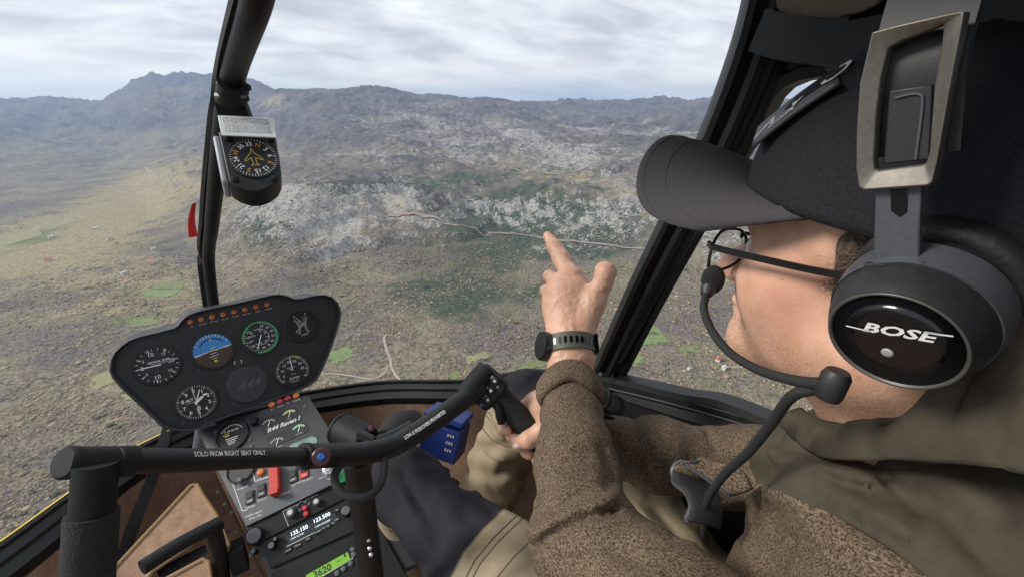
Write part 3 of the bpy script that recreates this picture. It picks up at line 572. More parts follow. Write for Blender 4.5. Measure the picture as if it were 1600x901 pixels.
# right door: lower panel, ledge, window frame, pane, pull handle, small details
DOOR = mesh_from('door', *prism_vf([(-.3, -1.1), (.62, -1.1), (.62, -.63), (.4, -.553), (.24, -.512), (-.3, -.49)], (0, 1, 0), (0, 0, 1), (.628, 0, 0), -.03, 0), M['matte'], HELI)
led = [PX(935, 592, .60), PX(1060, 622, .60), PX(1200, 664, .60), np.array([.6, -.25, -.462])]
lp = [(-.02, .012), (-.008, .016), (-.004, .010), (.004, .012), (.012, .011), (.016, .003), (.02, .006), (.022, -.02), (-.02, -.02)]
V_ = []; pth = catmull(led, 8); m_ = len(lp)
for p in pth:
    for a, b in lp: V_.append(p + np.array([-b - .004, 0, -a]))
sharp(mesh_from('door_ledge', V_, [(i * m_ + j, i * m_ + (j + 1) % m_, (i + 1) * m_ + (j + 1) % m_, (i + 1) * m_ + j) for i in range(len(pth) - 1) for j in range(m_)], M['black'], DOOR), 30)
for oy, rr1 in ((6, .0012), (17, .0016)): tube('ledge_highlight', [PX(938, 586 + oy, .583), PX(1060, 616 + oy, .583), PX(1200, 656 + oy * 1.05, .583)], rr1, M['grey'], DOOR, 6, 6)  # grey strips standing in for the highlights along the ledge
tube('door_pull', [PX(1036, 658, .592), PX(1038, 668, .575), PX(1048, 682, .565), PX(1070, 690, .565), PX(1110, 700, .565), PX(1130, 704, .592)], .0065, M['steel'], DOOR, 10, 6)
tube('map_pocket_rim', [PX(1015, 655, .592), PX(1090, 684, .592), PX(1165, 712, .592)], .003, M['grey'], DOOR, 6, 2)
tube('latch_ring', [PX(940, 602, .59), PX(952, 612, .575), PX(950, 632, .57), PX(936, 636, .575), PX(926, 626, .59)], .004, M['black'], DOOR, 8, 6)
# window frame of the door: ring from the outer outline to the rounded opening
inn = [PX(x, y, .6) for x, y in ((966, 572), (978, 560), (1030, 470), (1110, 330), (1165, 240), (1205, 172), (1216, 152), (1232, 136), (1256, 126), (1300, 118), (1400, 96))] + [np.array([.6, .05, .06]), np.array([.6, -.2, .05]), np.array([.6, -.2, -.42]), np.array([.6, -.22, -.41]), PX(1260, 671, .6), PX(1200, 655, .6), PX(1120, 633, .6), PX(1040, 612, .6), PX(985, 597, .6), PX(962, 590, .6)]
inn = np.array(inn); kk_ = len(inn); nrm_ = []
for i in range(kk_):
    t_ = unit(inn[(i + 1) % kk_] - inn[i]) + unit(inn[i] - inn[i - 1]); n_ = unit(np.cross(t_, [1.0, 0, 0])); nrm_.append(n_)
nrm_ = np.array(nrm_); sgn = np.sign(np.sum((inn - inn.mean(0)) * nrm_)); nrm_ = nrm_ * sgn; outr = [p + n_ * .038 for p, n_ in zip(inn, nrm_)]
k_ = len(inn); V_ = []
for p, q, n_ in zip(inn, outr, nrm_): V_ += [p, p + np.array([-.010, 0, 0]), p + n_ * .014 + np.array([-.014, 0, 0]), p + n_ * .018 + np.array([-.006, 0, 0]), q + np.array([-.014, 0, 0]), q + np.array([.02, 0, 0]), p + np.array([.02, 0, 0])]
F_ = [(i * 7 + j, i * 7 + (j + 1) % 7, ((i + 1) % k_) * 7 + (j + 1) % 7, ((i + 1) % k_) * 7 + j) for i in range(k_) for j in range(7)]
sharp(mesh_from('door_window_frame', V_, F_, M['black'], DOOR), 40)
mesh_from('door_window', [p + np.array([.008, 0, 0]) for p in inn], [tuple(range(k_))], M['glass'], DOOR)
# overhead: roof shell, black cross frames, tan liner panels
roof_t = mesh_from('roof', *prism_vf([(-.04, -.6), (.68, -.6), (.68, .45), (.3, .5), (.02, .52)], (1, 0, 0), (0, 1, 0), (0, 0, .2), 0, .03), M['matte'], HELI)
def liner(pix, X):      # padded tan trim where the roof curves down to the door
    pts = [PX(x, y, X) for x, y in pix]; m = len(pts); bev(mesh_from('headliner', pts + [p + np.array([.012, 0, .004]) for p in pts], [tuple(range(m)), tuple(range(2 * m - 1, m - 1, -1))] + [(i, m + i, m + (i + 1) % m, (i + 1) % m) for i in range(m)], M['liner'], HELI), .003, 2)
liner([(1208, -60), (1376, -60), (1373, 8), (1342, 22), (1302, 31), (1262, 34), (1230, 30), (1212, 14)], .545)
liner([(1388, -60), (1760, -60), (1760, 12), (1590, 26), (1480, 33), (1392, 44)], .545)
mesh_from('roof_rail', *join_vf([sweep_vf(catmull([PX(1205, 52, .565), PX(1262, 66, .56), PX(1330, 70, .56), PX(1420, 62, .56), (.56, -.4, .12)], 8), [(-.022, -.02), (.022, -.02), (.024, .03), (-.022, .03)], up=(0, 0, 1))]), M['black'], HELI)
mesh_from('side_shell', *prism_vf([(-.6, -.46), (.12, -.46), (-.0, .2), (-.6, .2)], (0, 1, 0), (0, 0, 1), (.64, 0, 0), 0, .02) if False else prism_vf([(-.6, -1.15), (-.22, -1.15), (-.22, .2), (-.6, .2)], (0, 1, 0), (0, 0, 1), (.64, 0, 0), 0, .02), M['matte'], HELI)
mesh_from('top_rail', *prism_vf([(-.6, .06), (.12, .06), (.3, .07), (.37, .11), (.45, .3), (-.6, .3)], (0, 1, 0), (0, 0, 1), (.635, 0, 0), 0, .025), M['matte'], HELI)
mesh_from('aft_light_block', *prism_vf([(.02, -1.15), (.66, -1.15), (.66, .2), (.02, .2)], (1, 0, 0), (0, 0, 1), (0, -.58, 0), -.02, 0), M['matte'], HELI)  # unseen wall added behind the pilot to keep light out
# carpet panels and frame bar on the left floor, with stitched edges
FR = mesh_from('nose_frame_bar', *sweep_vf(catmull([P(262, 668, 1.12), P(240, 738, 1.02), P(214, 806, .96), P(187, 880, .92), P(176, 915, .9)], 5), [(-.006, -.011), (.006, -.011), (.006, .011), (-.006, .011)], up=(.4, -.6, .7)), M['black'], HELI)
CPN = unit(np.cross(P(305, 752, .98) - P(185, 885, .86), P(352, 905, .84) - P(185, 885, .86))); CPO = P(250, 830, .9); CPN = CPN if CPN @ (CAM - CPO) > 0 else -CPN
def cpanel(pix, off=0):
    pts = [PP(x, y, CPO, CPN) + CPN * off for x, y in pix]; m = len(pts)
    o = mesh_from('carpet_panel', pts + [p - CPN * .008 for p in pts], [tuple(range(m)), tuple(range(2 * m - 1, m - 1, -1))] + [(i, m + i, m + (i + 1) % m, (i + 1) % m) for i in range(m)], M['carpet'], HELI)
    pth = np.array(pts + [pts[0]]); mesh_from('edge_binding', *sweep_vf(pth, circ(.0045, 8), up=CPN), M['binding'], o)
cpanel([(150, 925), (186, 880), (300, 757), (308, 757), (318, 775), (343, 812), (346, 818), (240, 890), (215, 925)])
cpanel([(333, 834), (347, 826), (357, 852), (354, 860), (343, 866)]); cpanel([(258, 905), (318, 873), (326, 878), (334, 925), (258, 925)])
# left anti-torque pedal: bar, stem and bracket
PED = empty('pedal', P(330, 880, .86), 'black bar foot pedal left of the centre console', 'pedal')
tube('pedal_bar', [P(222, 886, .74), P(283, 848, .79), P(346, 815, .84)], .0125, M['black'], PED, 18, 2)
tube('pedal_stem', [P(333, 826, .845), P(342, 862, .86), P(350, 925, .9)], .014, M['black'], PED, 14, 3)
bev(mesh_from('bracket', *box_vf(P(372, 868, .9), (1, 0, 0), (0, 1, -.3), (0, .3, 1), .03, .05, .05), M['matte'], PED), .003)
mesh_from('heel_plate', *[PP(x, y, CPO - CPN * .02, CPN) for x, y in ((244, 888), (320, 850), (326, 868), (250, 905))].__class__([[PP(x, y, CPO - CPN * .02, CPN) for x, y in ((244, 888), (320, 850), (326, 868), (250, 905))], [(0, 1, 2, 3)]]), M['matte'], PED)
# pilot's seat
SEAT = empty('seat', (.3, .05, FZ), 'black leather pilot seat under the man', 'seat')
bev(mesh_from('cushion', *prism_vf(rrect(.5, .5, .06), (1, 0, 0), (0, 1, 0), (.3, .12, -.87), -.06, .06), M['leather'], SEAT), .02, 3)
bev(mesh_from('seat_base', *box_vf((.3, .1, -1.03), (1, 0, 0), (0, 1, 0), (0, 0, 1), .46, .44, .18), M['matte'], SEAT), .01)
bev(mesh_from('backrest', *prism_vf(rrect(.46, .56, .08), (1, 0, 0), (0, -.12, 1), (.31, -.17, -.55), -.05, .05), M['leather'], SEAT), .02, 3)
# blue box on the floor
BX = empty('blue_box', P(690, 690, 1.2), 'blue metal box with silver lettering on the nose floor', 'box')
ba = unit(P(742, 668, 1.22) - P(655, 640, 1.26)); bc = P(698, 666, 1.2); bu = unit(np.array([.0, .5, 1.0]) - ba * (np.array([.0, .5, 1.0]) @ ba)); bn = np.cross(ba, bu)
bev(mesh_from('box_body', *box_vf(bc + bu * -.03, ba, bu, bn, .105, .09, .08), M['blue'], BX), .004)
bev(mesh_from('box_lid', *box_vf(bc + bu * .035, ba, bu, bn, .11, .016, .085), M['blue'], BX), .003)
mesh_from('lettering', *join_vf([box_vf(bc + bn * .0415 + bu * (.0 - .02 * j) + ba * (.036 + .007 * (i - 2)), ba, bu, bn, .004, .007, .001) for i in range(3) for j in range(3)]), M['dimwhite'], BX)
# red yaw string outside, at the bow
YS = sharp(mesh_from('yaw_string', *sweep_vf(catmull([P(304, 318, .93), P(301, 332, .94), P(300, 350, .95), P(303, 370, .96)], 4), [(-.002, -.005), (.002, -.008), (.002, .008), (-.002, .006)], scale=np.linspace(.5, 1.25, 13)), mat('red_wool', (.65, .02, .02), .9, bump=(900, .8, .002)))); tag(YS, 'red wool yaw string on the windshield left of the bow', 'yaw string')
# ================================================================== INSTRUMENTS
_txt = {}
def text_vf(s, size, shear=0, bold=0, sx=1.0):
    key = (s, shear, bold)
    if key not in _txt:
        cu = bpy.data.curves.new('t', 'FONT'); cu.body = s; cu.align_x = 'CENTER'; cu.align_y = 'CENTER'; cu.resolution_u = 2; cu.shear = shear; cu.offset = bold
        ob = bpy.data.objects.new('t', cu); COL.objects.link(ob); bpy.context.view_layer.update()
        me = bpy.data.meshes.new_from_object(ob.evaluated_get(bpy.context.evaluated_depsgraph_get()))
        _txt[key] = (np.array([v.co[:2] for v in me.vertices]).reshape(-1, 2), [tuple(p.vertices) for p in me.polygons])
        bpy.data.objects.remove(ob); bpy.data.curves.remove(cu); bpy.data.meshes.remove(me)
    v, f = _txt[key]; v = v * size; return v * np.array([sx, 1]), f
class Plane:
    def __init__(s, o, ax, ay): s.o = np.asarray(o, float); s.ax = unit(ax); s.ay = unit(np.asarray(ay, float) - s.ax * (s.ax @ np.asarray(ay, float))); s.n = np.cross(s.ax, s.ay)
    def ab(s, x, y): d = PP(x, y, s.o, s.n) - s.o; return np.array([d @ s.ax, d @ s.ay])
    def pt(s, a, b, h=0): return s.o + s.ax * a + s.ay * b + s.n * h
    def text(s, t, a, b, size, h=.0006, rot=0, **k):
        v, f = text_vf(t, size, **k); c_, s_ = math.cos(rot), math.sin(rot)
        return [s.pt(a + x * c_ - y * s_, b + x * s_ + y * c_, h) for x, y in v], f
    def rect(s, a, b, w_, h_, rot=0, h=.0005):
        c_, s_ = math.cos(rot), math.sin(rot); return [s.pt(a + x * c_ - y * s_, b + x * s_ + y * c_, h) for x, y in ((-w_ / 2, -h_ / 2), (w_ / 2, -h_ / 2), (w_ / 2, h_ / 2), (-w_ / 2, h_ / 2))], [(0, 1, 2, 3)]
    def poly(s, pts, h=.0005): return [s.pt(a, b, h) for a, b in pts], [tuple(range(len(pts)))]
    def arc(s, a, b, r0, r1, t0, t1, h=.0005, n=24):
        V_ = []
        for i in range(n + 1):
            t = R_(t0 + (t1 - t0) * i / n)
            for r in (r0, r1): V_.append(s.pt(a + r * math.sin(t), b + r * math.cos(t), h))
        return V_, [(2 * i, 2 * i + 1, 2 * i + 3, 2 * i + 2) for i in range(n)]
    def ticks(s, a, b, r0, r1, angs, w_, h=.0005): return join_vf([s.rect(a + (r0 + r1) / 2 * math.sin(R_(t)), b + (r0 + r1) / 2 * math.cos(R_(t)), w_, r1 - r0, -R_(t), h) for t in angs])
    def box(s, a, b, w_, h_, h0, h1, r=None): return prism_vf([(x + a, y + b) for x, y in rrect(w_, h_, r or min(w_, h_) * .12, 3)], s.ax, s.ay, s.o, h0, h1)
    def cyl(s, a, b, prof, n=20): return lathe_vf(prof, s.pt(a, b), s.n, n, s.ax)
PAN = empty('instrument_panel', P(390, 670, 1.0), 'black mushroom shaped instrument panel with six round dials and warning lights', 'instrument panel')
tau = R_(20); pl = Plane(P(370, 560, 1.0), (1, 0, 0), (0, math.sin(tau), math.cos(tau)))
OUT = [(170, 579), (172, 562), (177, 551), (188, 540), (200, 532), (215, 526), (245, 519), (271, 512), (277, 507), (282, 500), (290, 493), (301, 488), (315, 484), (372, 472), (425, 460), (436, 459), (448, 461), (460, 466), (472, 466), (493, 461), (508, 460), (519, 463), (529, 473), (534, 487), (532, 501), (526, 522), (518, 545), (509, 567), (501, 584), (495, 594), (485, 602), (468, 610), (400, 636), (326, 662), (307, 671), (290, 674), (268, 673), (251, 666), (220, 636), (188, 606), (175, 591)]
ov = np.array([pl.ab(*q) for q in OUT]); oc = ov.mean(0)
def inset(k): 
    d = ov - oc; r = np.linalg.norm(d, axis=1)[:, None]; return oc + d * (1 - k / r)
rings = [(inset(.030), -.12), (inset(.008), -.10), (inset(.0), -.03), (inset(-.0005), -.004), (inset(.002), .0), (inset(.0045), -.0015), (inset(.0065), -.012)]
rings[0] = (rings[0][0] + np.array([-.012, .012]), -.12); rings[1] = (rings[1][0] + np.array([-.012, .012]), -.10)
V_ = [pl.pt(a, b, h) for rg, h in rings for a, b in rg]; m_ = len(OUT)
F_ = [(k * m_ + i, k * m_ + (i + 1) % m_, (k + 1) * m_ + (i + 1) % m_, (k + 1) * m_ + i) for k in range(len(rings) - 1) for i in range(m_)] + [tuple(range(m_ - 1, -1, -1))]
F_ = [tuple(reversed(f)) for f in F_]
sharp(mesh_from('housing', V_, F_, M['grey'] if False else mat('panel_shell_paint', ((.018, .0195, .022), (.028, .03, .033)), .5, noise=(300, .3, .7), bump=(700, .2, .0006)), PAN), 50)
fp = Plane(pl.pt(0, 0, -.012), pl.ax, pl.ay)
fi = inset(.0065); mesh_from('face_plate', *fp.poly([tuple(q) for q in fi], 0), M['face'], PAN)
def gauge(px, py, r, label=None, name='gauge'):
    a, b = fp.ab(px, py); g = mesh_from(name, *fp.cyl(a, b, [(r * 1.12, 0), (r * 1.12, .0025), (r * 1.08, .004), (r * 1.0, .0042), (r * .98, .0012), (r * .2, .0011)], 36), M['face'], PAN); sharp(g, 30)
    if label: g['label'] = label
    return a, b, g
H = .0018
def marks(g, vfs, m='white', name='markings'): return mesh_from(name, *join_vf(vfs), M[m], g)
def needle(g, a, b, ang, l, w_, h=.0026, m='white', tail=.2):
    t = R_(ang); d = np.array([math.sin(t), math.cos(t)]); n = np.array([d[1], -d[0]]); c = np.array([a, b]); mesh_from('needle', *fp.poly([tuple(c - d * l * tail - n * w_ * .5), tuple(c - n * w_ * .5 + d * l * .8), tuple(c + d * l), tuple(c + n * w_ * .5 + d * l * .8), tuple(c - d * l * tail + n * w_ * .5)], h), M[m], g)
# vertical speed
a, b, g = gauge(246, 570, .0375, 'vertical speed dial with its needle at zero'); r = .0375
mk = [fp.ticks(a, b, r * .84, r * .97, np.arange(-90 - 172, -90 + 173, 17.2), .0009, H)]
for t, s in ((-90, '0'), (-56, '5'), (-15, '10'), (35, '15'), (82, '20'), (-124, '5'), (-168, '10'), (132, '15')):
    mk.append(fp.text(s, a + r * .66 * math.sin(R_(t)), b + r * .66 * math.cos(R_(t)), .0115 if s in ('10', '20', '0') else .008, H)); mk.append(fp.ticks(a, b, r * .78, r * .97, [t], .0017, H))
mk += [fp.text('VERTICAL SPEED', a + .004, b + .008, .0052, H, bold=.02), fp.text('100 FEET PER MINUTE', a + .004, b + .0035, .003, H)]
marks(g, mk); needle(g, a, b, -88, r * .84, .0022)
# altimeter
a, b, g = gauge(307, 627, .0365, 'altimeter dial with three white pointers'); r = .0365
mk = [fp.ticks(a, b, r * .87, r * .98, np.arange(0, 360, 7.2), .0007, H), fp.ticks(a, b, r * .8, r * .98, np.arange(0, 360, 36), .0014, H)]
for i in range(10): mk.append(fp.text(str(i), a + r * .66 * math.sin(R_(36 * i)), b + r * .66 * math.cos(R_(36 * i)), .0105, H, bold=.02))
mk += [fp.text('ALT', a - .011, b + .007, .008, H, bold=.03), fp.text('CALIBRATED TO', a - .011, b + .001, .0022, H)] + [fp.rect(a + .001, b - .0125 - i * .0021, .0085 - abs(i - 1.5) * .0015, .0011, .3, H) for i in range(-1, 4)]
mk.append(fp.rect(a + r * .5, b + r * .3, .008, .0045, 0, H)); marks(g, mk); needle(g, a, b, -3, r * .95, .0012, .0024); needle(g, a, b, 24, r * .82, .0022, .0029); needle(g, a, b, 58, r * .5, .0055, .0034)
# attitude indicator
a, b, g = gauge(333, 547, .0385, 'attitude indicator with blue sky and brown ground halves', 'attitude_indicator'); r = .0385
arc = lambda t0, t1, rr_: [(a + rr_ * math.sin(R_(t)), b + rr_ * math.cos(R_(t))) for t in np.linspace(t0, t1, 30)]
mesh_from('sky_half', *fp.poly(arc(-97, 83, r * .96), H), mat('horizon_blue', (.035, .22, .55), .4), g); mesh_from('ground_half', *fp.poly(arc(83, 263, r * .96), H), mat('horizon_brown', (.055, .028, .02), .5), g)
rt = R_(7); mk = [fp.rect(a, b, r * 1.86, .0012, rt, H + .0004)] + [fp.rect(a + x, b + y, w_, .0009, rt, H + .0004) for x, y, w_ in ((0, -.006, .012), (0, -.0115, .018), (.001, .006, .01), (0, -.017, .008))]
mk += [fp.ticks(a, b, r * .8, r * .94, [-60, -45, -30, -20, -10, 0, 10, 20, 30, 45, 60], .0011, H + .0004), fp.poly([(a - .0025, b + r * .62), (a + .0025, b + r * .62), (a, b + r * .76)], H + .0005), fp.rect(a - r * .72, b - r * .1, r * .3, .0022, rt, H + .0006), fp.rect(a + r * .72, b + r * .08, r * .3, .0022, rt, H + .0006)]
marks(g, mk); marks(g, [fp.poly([(a - .012, b - .002), (a, b + .003), (a + .012, b - .001), (a, b - .0005)], H + .0008), fp.rect(a, b - r * .6, .006, .005, 0, H + .0007)], 'yel', 'aeroplane_symbol'); marks(g, [fp.arc(a, b, r * .66, r * .72, -55, 55, H + .0006)], 'face', 'bank_arc')
# airspeed
a, b, g = gauge(407, 526, .0375, 'airspeed dial with a green arc'); r = .0375
marks(g, [fp.arc(a, b, r * .9, r * .98, -100, 200, H)], 'green', 'green_arc')
mk = [fp.ticks(a, b, r * .8, r * .9, np.arange(10, 330, 10), .0008, H)]
for i, s in enumerate(('20', '30', '40', '50', '60', '70', '80', '90', '100', '110', '120', '130')): t = 18 + i * 26.5; mk.append(fp.text(s, a + r * .68 * math.sin(R_(t)), b + r * .68 * math.cos(R_(t)), .0068, H))
for i, s in enumerate(('60', '80', '100', '120', '140')): t = 10 + i * 45; mk.append(fp.text(s, a + r * .36 * math.sin(R_(t)), b + r * .36 * math.cos(R_(t)), .0048, H))
mk += [fp.text('KNOTS', a - .002, b + r * .5, .0045, H), fp.arc(a, b, r * .46, r * .48, 0, 230, H), fp.text('AIRSPEED', a - r * .42, b + .006, .0036, H), fp.text('MPH', a - r * .5, b - .004, .004, H), fp.text('IAS', a - r * .4, b + .012, .004, H)]
marks(g, mk); needle(g, a, b, 205, r * .82, .002)
# dual tachometer
a, b, g = gauge(472, 508, .036, 'dual rotor and engine tachometer with crossed needles'); r = .036
mk = [fp.text('E', a - .012, b + r * .7, .006, H), fp.text('R', a + .012, b + r * .72, .006, H), fp.text('% RPM', a + .001, b - r * .62, .0058, H)]
for s_ in (-1, 1):
    for i in range(11): t = -40 + i * 10; x = a + s_ * (.021 - .0135 * math.cos(R_(t))); y = b - .003 + .022 * math.sin(R_(t)) ; mk.append(fp.rect(x, y, .0035, .0009, s_ * -R_(t), H))
    for i, s in enumerate(('50', '60', '70', '80', '90', '100', '110')): mk.append(fp.text(s, a + s_ * (.0135 - .0085 * math.cos(R_(-60 + 20 * i))), b - .016 + i * .0058, .0044, H))
mk += [fp.rect(a - s_ * -.008, b + .004, .012, .0008, s_ * .9, H) for s_ in (-1, 1)]; marks(g, mk); needle(g, a, b + .002, 128 + 100, r * .7, .0013); needle(g, a + .001, b + .002, -20, r * .45, .0012)
mesh_from('dial_lens', *fp.poly([(a + r * math.cos(t), b + r * math.sin(t)) for t in np.linspace(0, 2 * math.pi, 25)[:-1]], .0044), M['lens'], g)
# manifold pressure
a, b, g = gauge(457, 578, .0365, 'manifold pressure dial with a yellow arc'); r = .0365
mk = [fp.ticks(a, b, r * .84, r * .96, np.arange(-130, 131, 6.5), .0008, H), fp.ticks(a, b, r * .78, r * .96, np.arange(-130, 131, 32.5), .0014, H)]
for i, s in enumerate(('5', '10', '15', '20', '25', '30', '35')): t = -112 + i * 34; mk.append(fp.text(s, a + r * .6 * math.sin(R_(t)), b + r * .6 * math.cos(R_(t)), .0085, H))
mk += [fp.text('MANIFOLD', a - .002, b + .008, .0036, H), fp.text('PRESS', a - .002, b + .004, .0036, H), fp.text('IN HG', a, b - .009, .0036, H), fp.text('CAUTION', a, b - .018, .0048, H, bold=.02), fp.text('SEE LIMIT CHART', a, b - .023, .003, H), fp.text('IN MANUAL', a, b - .027, .003, H)]
marks(g, mk); marks(g, [fp.arc(a, b, r * .9, r * .98, 4, 42, H + .0001)], 'yel', 'yellow_arc'); needle(g, a, b, 2, r * .85, .0018, tail=.0)
# blank cover with raised script
a, b = fp.ab(387, 600); g = sharp(mesh_from('dial_cover', *fp.cyl(a, b, [(.041, 0), (.041, .002), (.039, .0035), (.004, .004)], 40), M['plate'], PAN), 30); g['label'] = 'blank round cover embossed R44'
v, f = text_vf('R44', .024, shear=.5, bold=.01, sx=1.15); mesh_from('embossing', [fp.pt(a + x, b + y, .0044) for x, y in v], f, mat('embossed_plastic', (.075, .08, .088), .35), g)
# eight amber warning lights
for i in range(8):
    x, y = 297 + i * (417 - 297) / 7, 502.5 - i * (503 - 476) / 7; a, b = fp.ab(x, y)
    w_ = sharp(mesh_from('warning_light', *fp.cyl(a, b, [(.0066, 0), (.0066, .003), (.005, .0045), (.002, .005)], 14), mat('amber_dark_lens', (.24, .05, .012), .3, coat=.4) if i == 0 else bpy.data.materials['amber_dark_lens'], PAN), 30)
    marks(w_, [fp.text(('OIL', 'MR TEMP', 'MR CHIP', 'CLUTCH', 'TR CHIP', 'LOW FUEL', 'FILTER', 'CARBON')[i], a + .001, b - .0105, .0036, .0008)], 'dimwhite', 'caption')
    marks(w_, [fp.arc(a, b, .0026, .0036, 0, 330, .0049, 10)], 'amber', 'lens_ring')
# screws
for x, y in ((372, 566), (311, 577), (237, 635), (288, 658), (366, 630), (520, 480), (323, 659), (286, 663)):
    a, b = fp.ab(x, y); s_ = sharp(mesh_from('screw', *fp.cyl(a, b, [(.0036, 0), (.0036, .0012), (.002, .0018)], 12), M['plate'], PAN), 30)
a, b = fp.ab(372, 565); marks(PAN, [fp.arc(a + x * .003, b, .0035, .005, t, t + 130, .0008, 8) for x, t in ((-1, 210), (1, 30))], 'dimwhite', 'maker_mark')
tube('panel_neck', [P(322, 664, 1.03), P(318, 690, 1.04), P(312, 720, 1.06)], .02, M['grey'], PAN, 12, 3)

# ------------------------------------------------------------------ centre console
CON = empty('centre_console', P(450, 901, .95), 'black centre console with engine gauges, switches and radios', 'console')
# upper and switch plate share one plane; the radio stack is steeper
TL, TR, BL = P(309, 672, 1.0), P(481, 617, 1.05), P(386, 820, .88)
ax_ = unit(TR - TL); cpn = Plane(TL, ax_, TL - BL)
quad = [(309, 672), (481, 617), (556, 736), (386, 821)]
qa = [cpn.ab(*q) for q in quad]
V_, F_ = prism_vf([tuple(q) for q in qa[::-1]][::-1], cpn.ax, cpn.ay, cpn.o, -.006, 0); mesh_from('top_plate', V_, F_, M['plate'], CON)
# slate grey switch plate over its lower part
sq = [(346, 744), (532, 690), (558, 738), (386, 822)]; sw = mesh_from('switch_plate', *prism_vf([tuple(cpn.ab(*q)) for q in sq], cpn.ax, cpn.ay, cpn.o, .0006, .003) if True else None, M['slate'], CON); bev(sw, .0008, 1)
BL2, BR2 = P(386, 822, .88), P(556, 737, .952); rpl = Plane(BL2, BR2 - BL2, BL2 - P(450, 960, .80)); 
rq = [(386, 824), (557, 739), (640, 930), (450, 962)]; bq = [(309, 672), (386, 824), (450, 962)]
mesh_from('radio_rack', *prism_vf([tuple(rpl.ab(*q)) for q in [(386, 824), (450, 962), (650, 880), (557, 739)]], rpl.ax, rpl.ay, rpl.o, -.05, -.001), M['face'], CON)
# console side skins
def side(pix, ds, dn, m, nm):
    top = [P(x, y, d) for (x, y), d in zip(pix, ds)]; V_ = top + [p + np.array(dn) for p in top]; k = len(top); mesh_from(nm, V_, [(i, i + 1, k + i + 1, k + i) for i in range(k - 1)], m, CON)
side([(309, 671), (386, 822), (450, 962)], [1.0, .88, .80], (-.012, .20, -.42), M['brown'], 'side_skin'); side([(481, 617), (556, 737), (650, 880)], [1.05, .952, .87], (.005, .25, -.35), M['matte'], 'side_skin')
for x, y, d in ((352, 787, .95), (362, 800, .94), (358, 830, .93), (369, 832, .92), (341, 768, .97), (387, 842, .87), (392, 868, .86)): sharp(mesh_from('rivet', *lathe_vf([(.0035, 0), (.003, .0015), (.001, .002)], P(x, y, d - .012), CAM - P(x, y, d), 10), M['grey'], CON))
def cp_(x, y): return cpn.ab(x, y)
# four lamps under the panel
for i, (x, y) in enumerate(((425, 632), (438, 627), (450, 622), (463, 618))):
    a, b = cp_(x, y); lm_ = sharp(mesh_from('warning_light', *cpn.cyl(a, b, [(.0072, 0), (.0072, .003), (.0055, .005), (.002, .0056)], 14), M['redlens'] if i in (1, 2) else M['amber'], CON), 30)
    marks(lm_, [cpn.text(('ALT', 'BRAKE', 'OIL', 'STARTER')[i], a, b - .012, .0042, .0008)], 'white', 'caption')
# round oil / ammeter gauge
a, b = cp_(363, 680); g = sharp(mesh_from('gauge', *cpn.cyl(a, b, [(.036, 0), (.036, .004), (.034, .006), (.031, .006), (.0305, .002), (.004, .002)], 36), M['face'], CON), 30)
marks(g, [cpn.rect(a, b - .006 - i * .0045, .026 - i * .004, .0018, 0, .0026) for i in range(4)] + [cpn.text('0 10 20 30', a - .001, b + .012, .0068, .0026, bold=.02)] + [cpn.arc(a, b, .024, .0252, -62, 62, .0026)]); marks(g, [cpn.rect(a - .012, b + .006, .014, .0014, .25, .0027), cpn.rect(a - .01, b + .002, .01, .004, .1, .0027)], 'yel', 'yellow_marks')
a, b = cp_(399, 659); bev(mesh_from('trim_knob', *cpn.box(a, b, .013, .017, 0, .014), M['matte'], CON), .002)
for x, y in ((337, 674), (377, 657), (391, 686), (394, 696), (477, 634)): a, b = cp_(x, y); sharp(mesh_from('screw', *cpn.cyl(a, b, [(.0038, 0), (.0036, .0014), (.002, .002)], 12), M['grey'], CON), 30)
# engine cluster: recessed dark windows, four small dials, script
def win(pix, m, nm, h=.001): return mesh_from(nm, *prism_vf([tuple(cp_(*q)) for q in pix], cpn.ax, cpn.ay, cpn.o, .0002, h), m, CON)
W1 = win([(406, 659), (409, 654), (458, 635), (464, 636), (470, 648), (472, 651), (468, 658), (412, 678), (408, 672)], M['face'], 'gauge_window'); W2 = win([(416, 687), (420, 681), (472, 659), (478, 660), (482, 668), (480, 674), (430, 697), (424, 700)], M['face'], 'gauge_window')
for W, x, y, m, l in ((W1, 420, 661, 'white', 'FUEL'), (W1, 452, 646, 'yel', 'CHT'), (W2, 433, 690, 'white', 'OIL TEMP'), (W2, 467, 669, 'green', 'OIL PSI')):
    a, b = cp_(x, y); k = mesh_from('scale', *join_vf([cpn.ticks(a, b - .008, .014, .018, np.arange(-50, 51, 12.5), .0012, .0014), cpn.rect(a + .001, b, .0016, .016, -.3, .0016)]), M['white'], W)
    mesh_from('caption', *cpn.text(l, a, b - .0125, .0048, .0014), M['dimwhite'], W)
    if m != 'white': mesh_from('colour_arc', *cpn.arc(a, b - .008, .0125, .0175, -45, 50, .0013), M[m], W)
a, b = cp_(443, 663); a2, b2 = cp_(470, 652); rt_ = math.atan2(b2 - b, a2 - a); mesh_from('script', *cpn.text('R44 Raven I', a, b, .0145, .0016, rt_, shear=.35, bold=.025), M['white'], CON)
pl_ = win([(452, 698), (455, 694), (488, 681), (494, 683), (496, 688), (494, 692), (462, 704)], mat('placard_green', (.2, .3, .27), .5), 'placard', .0012)
a, b = cp_(474, 691); mesh_from('caption', *join_vf([cpn.text('MAGNETIC', a, b + .003, .005, .0016), cpn.text('TACH ONLY', a, b - .003, .004, .0016)]), mat('dark_green_print', (.03, .14, .09), .6), pl_)
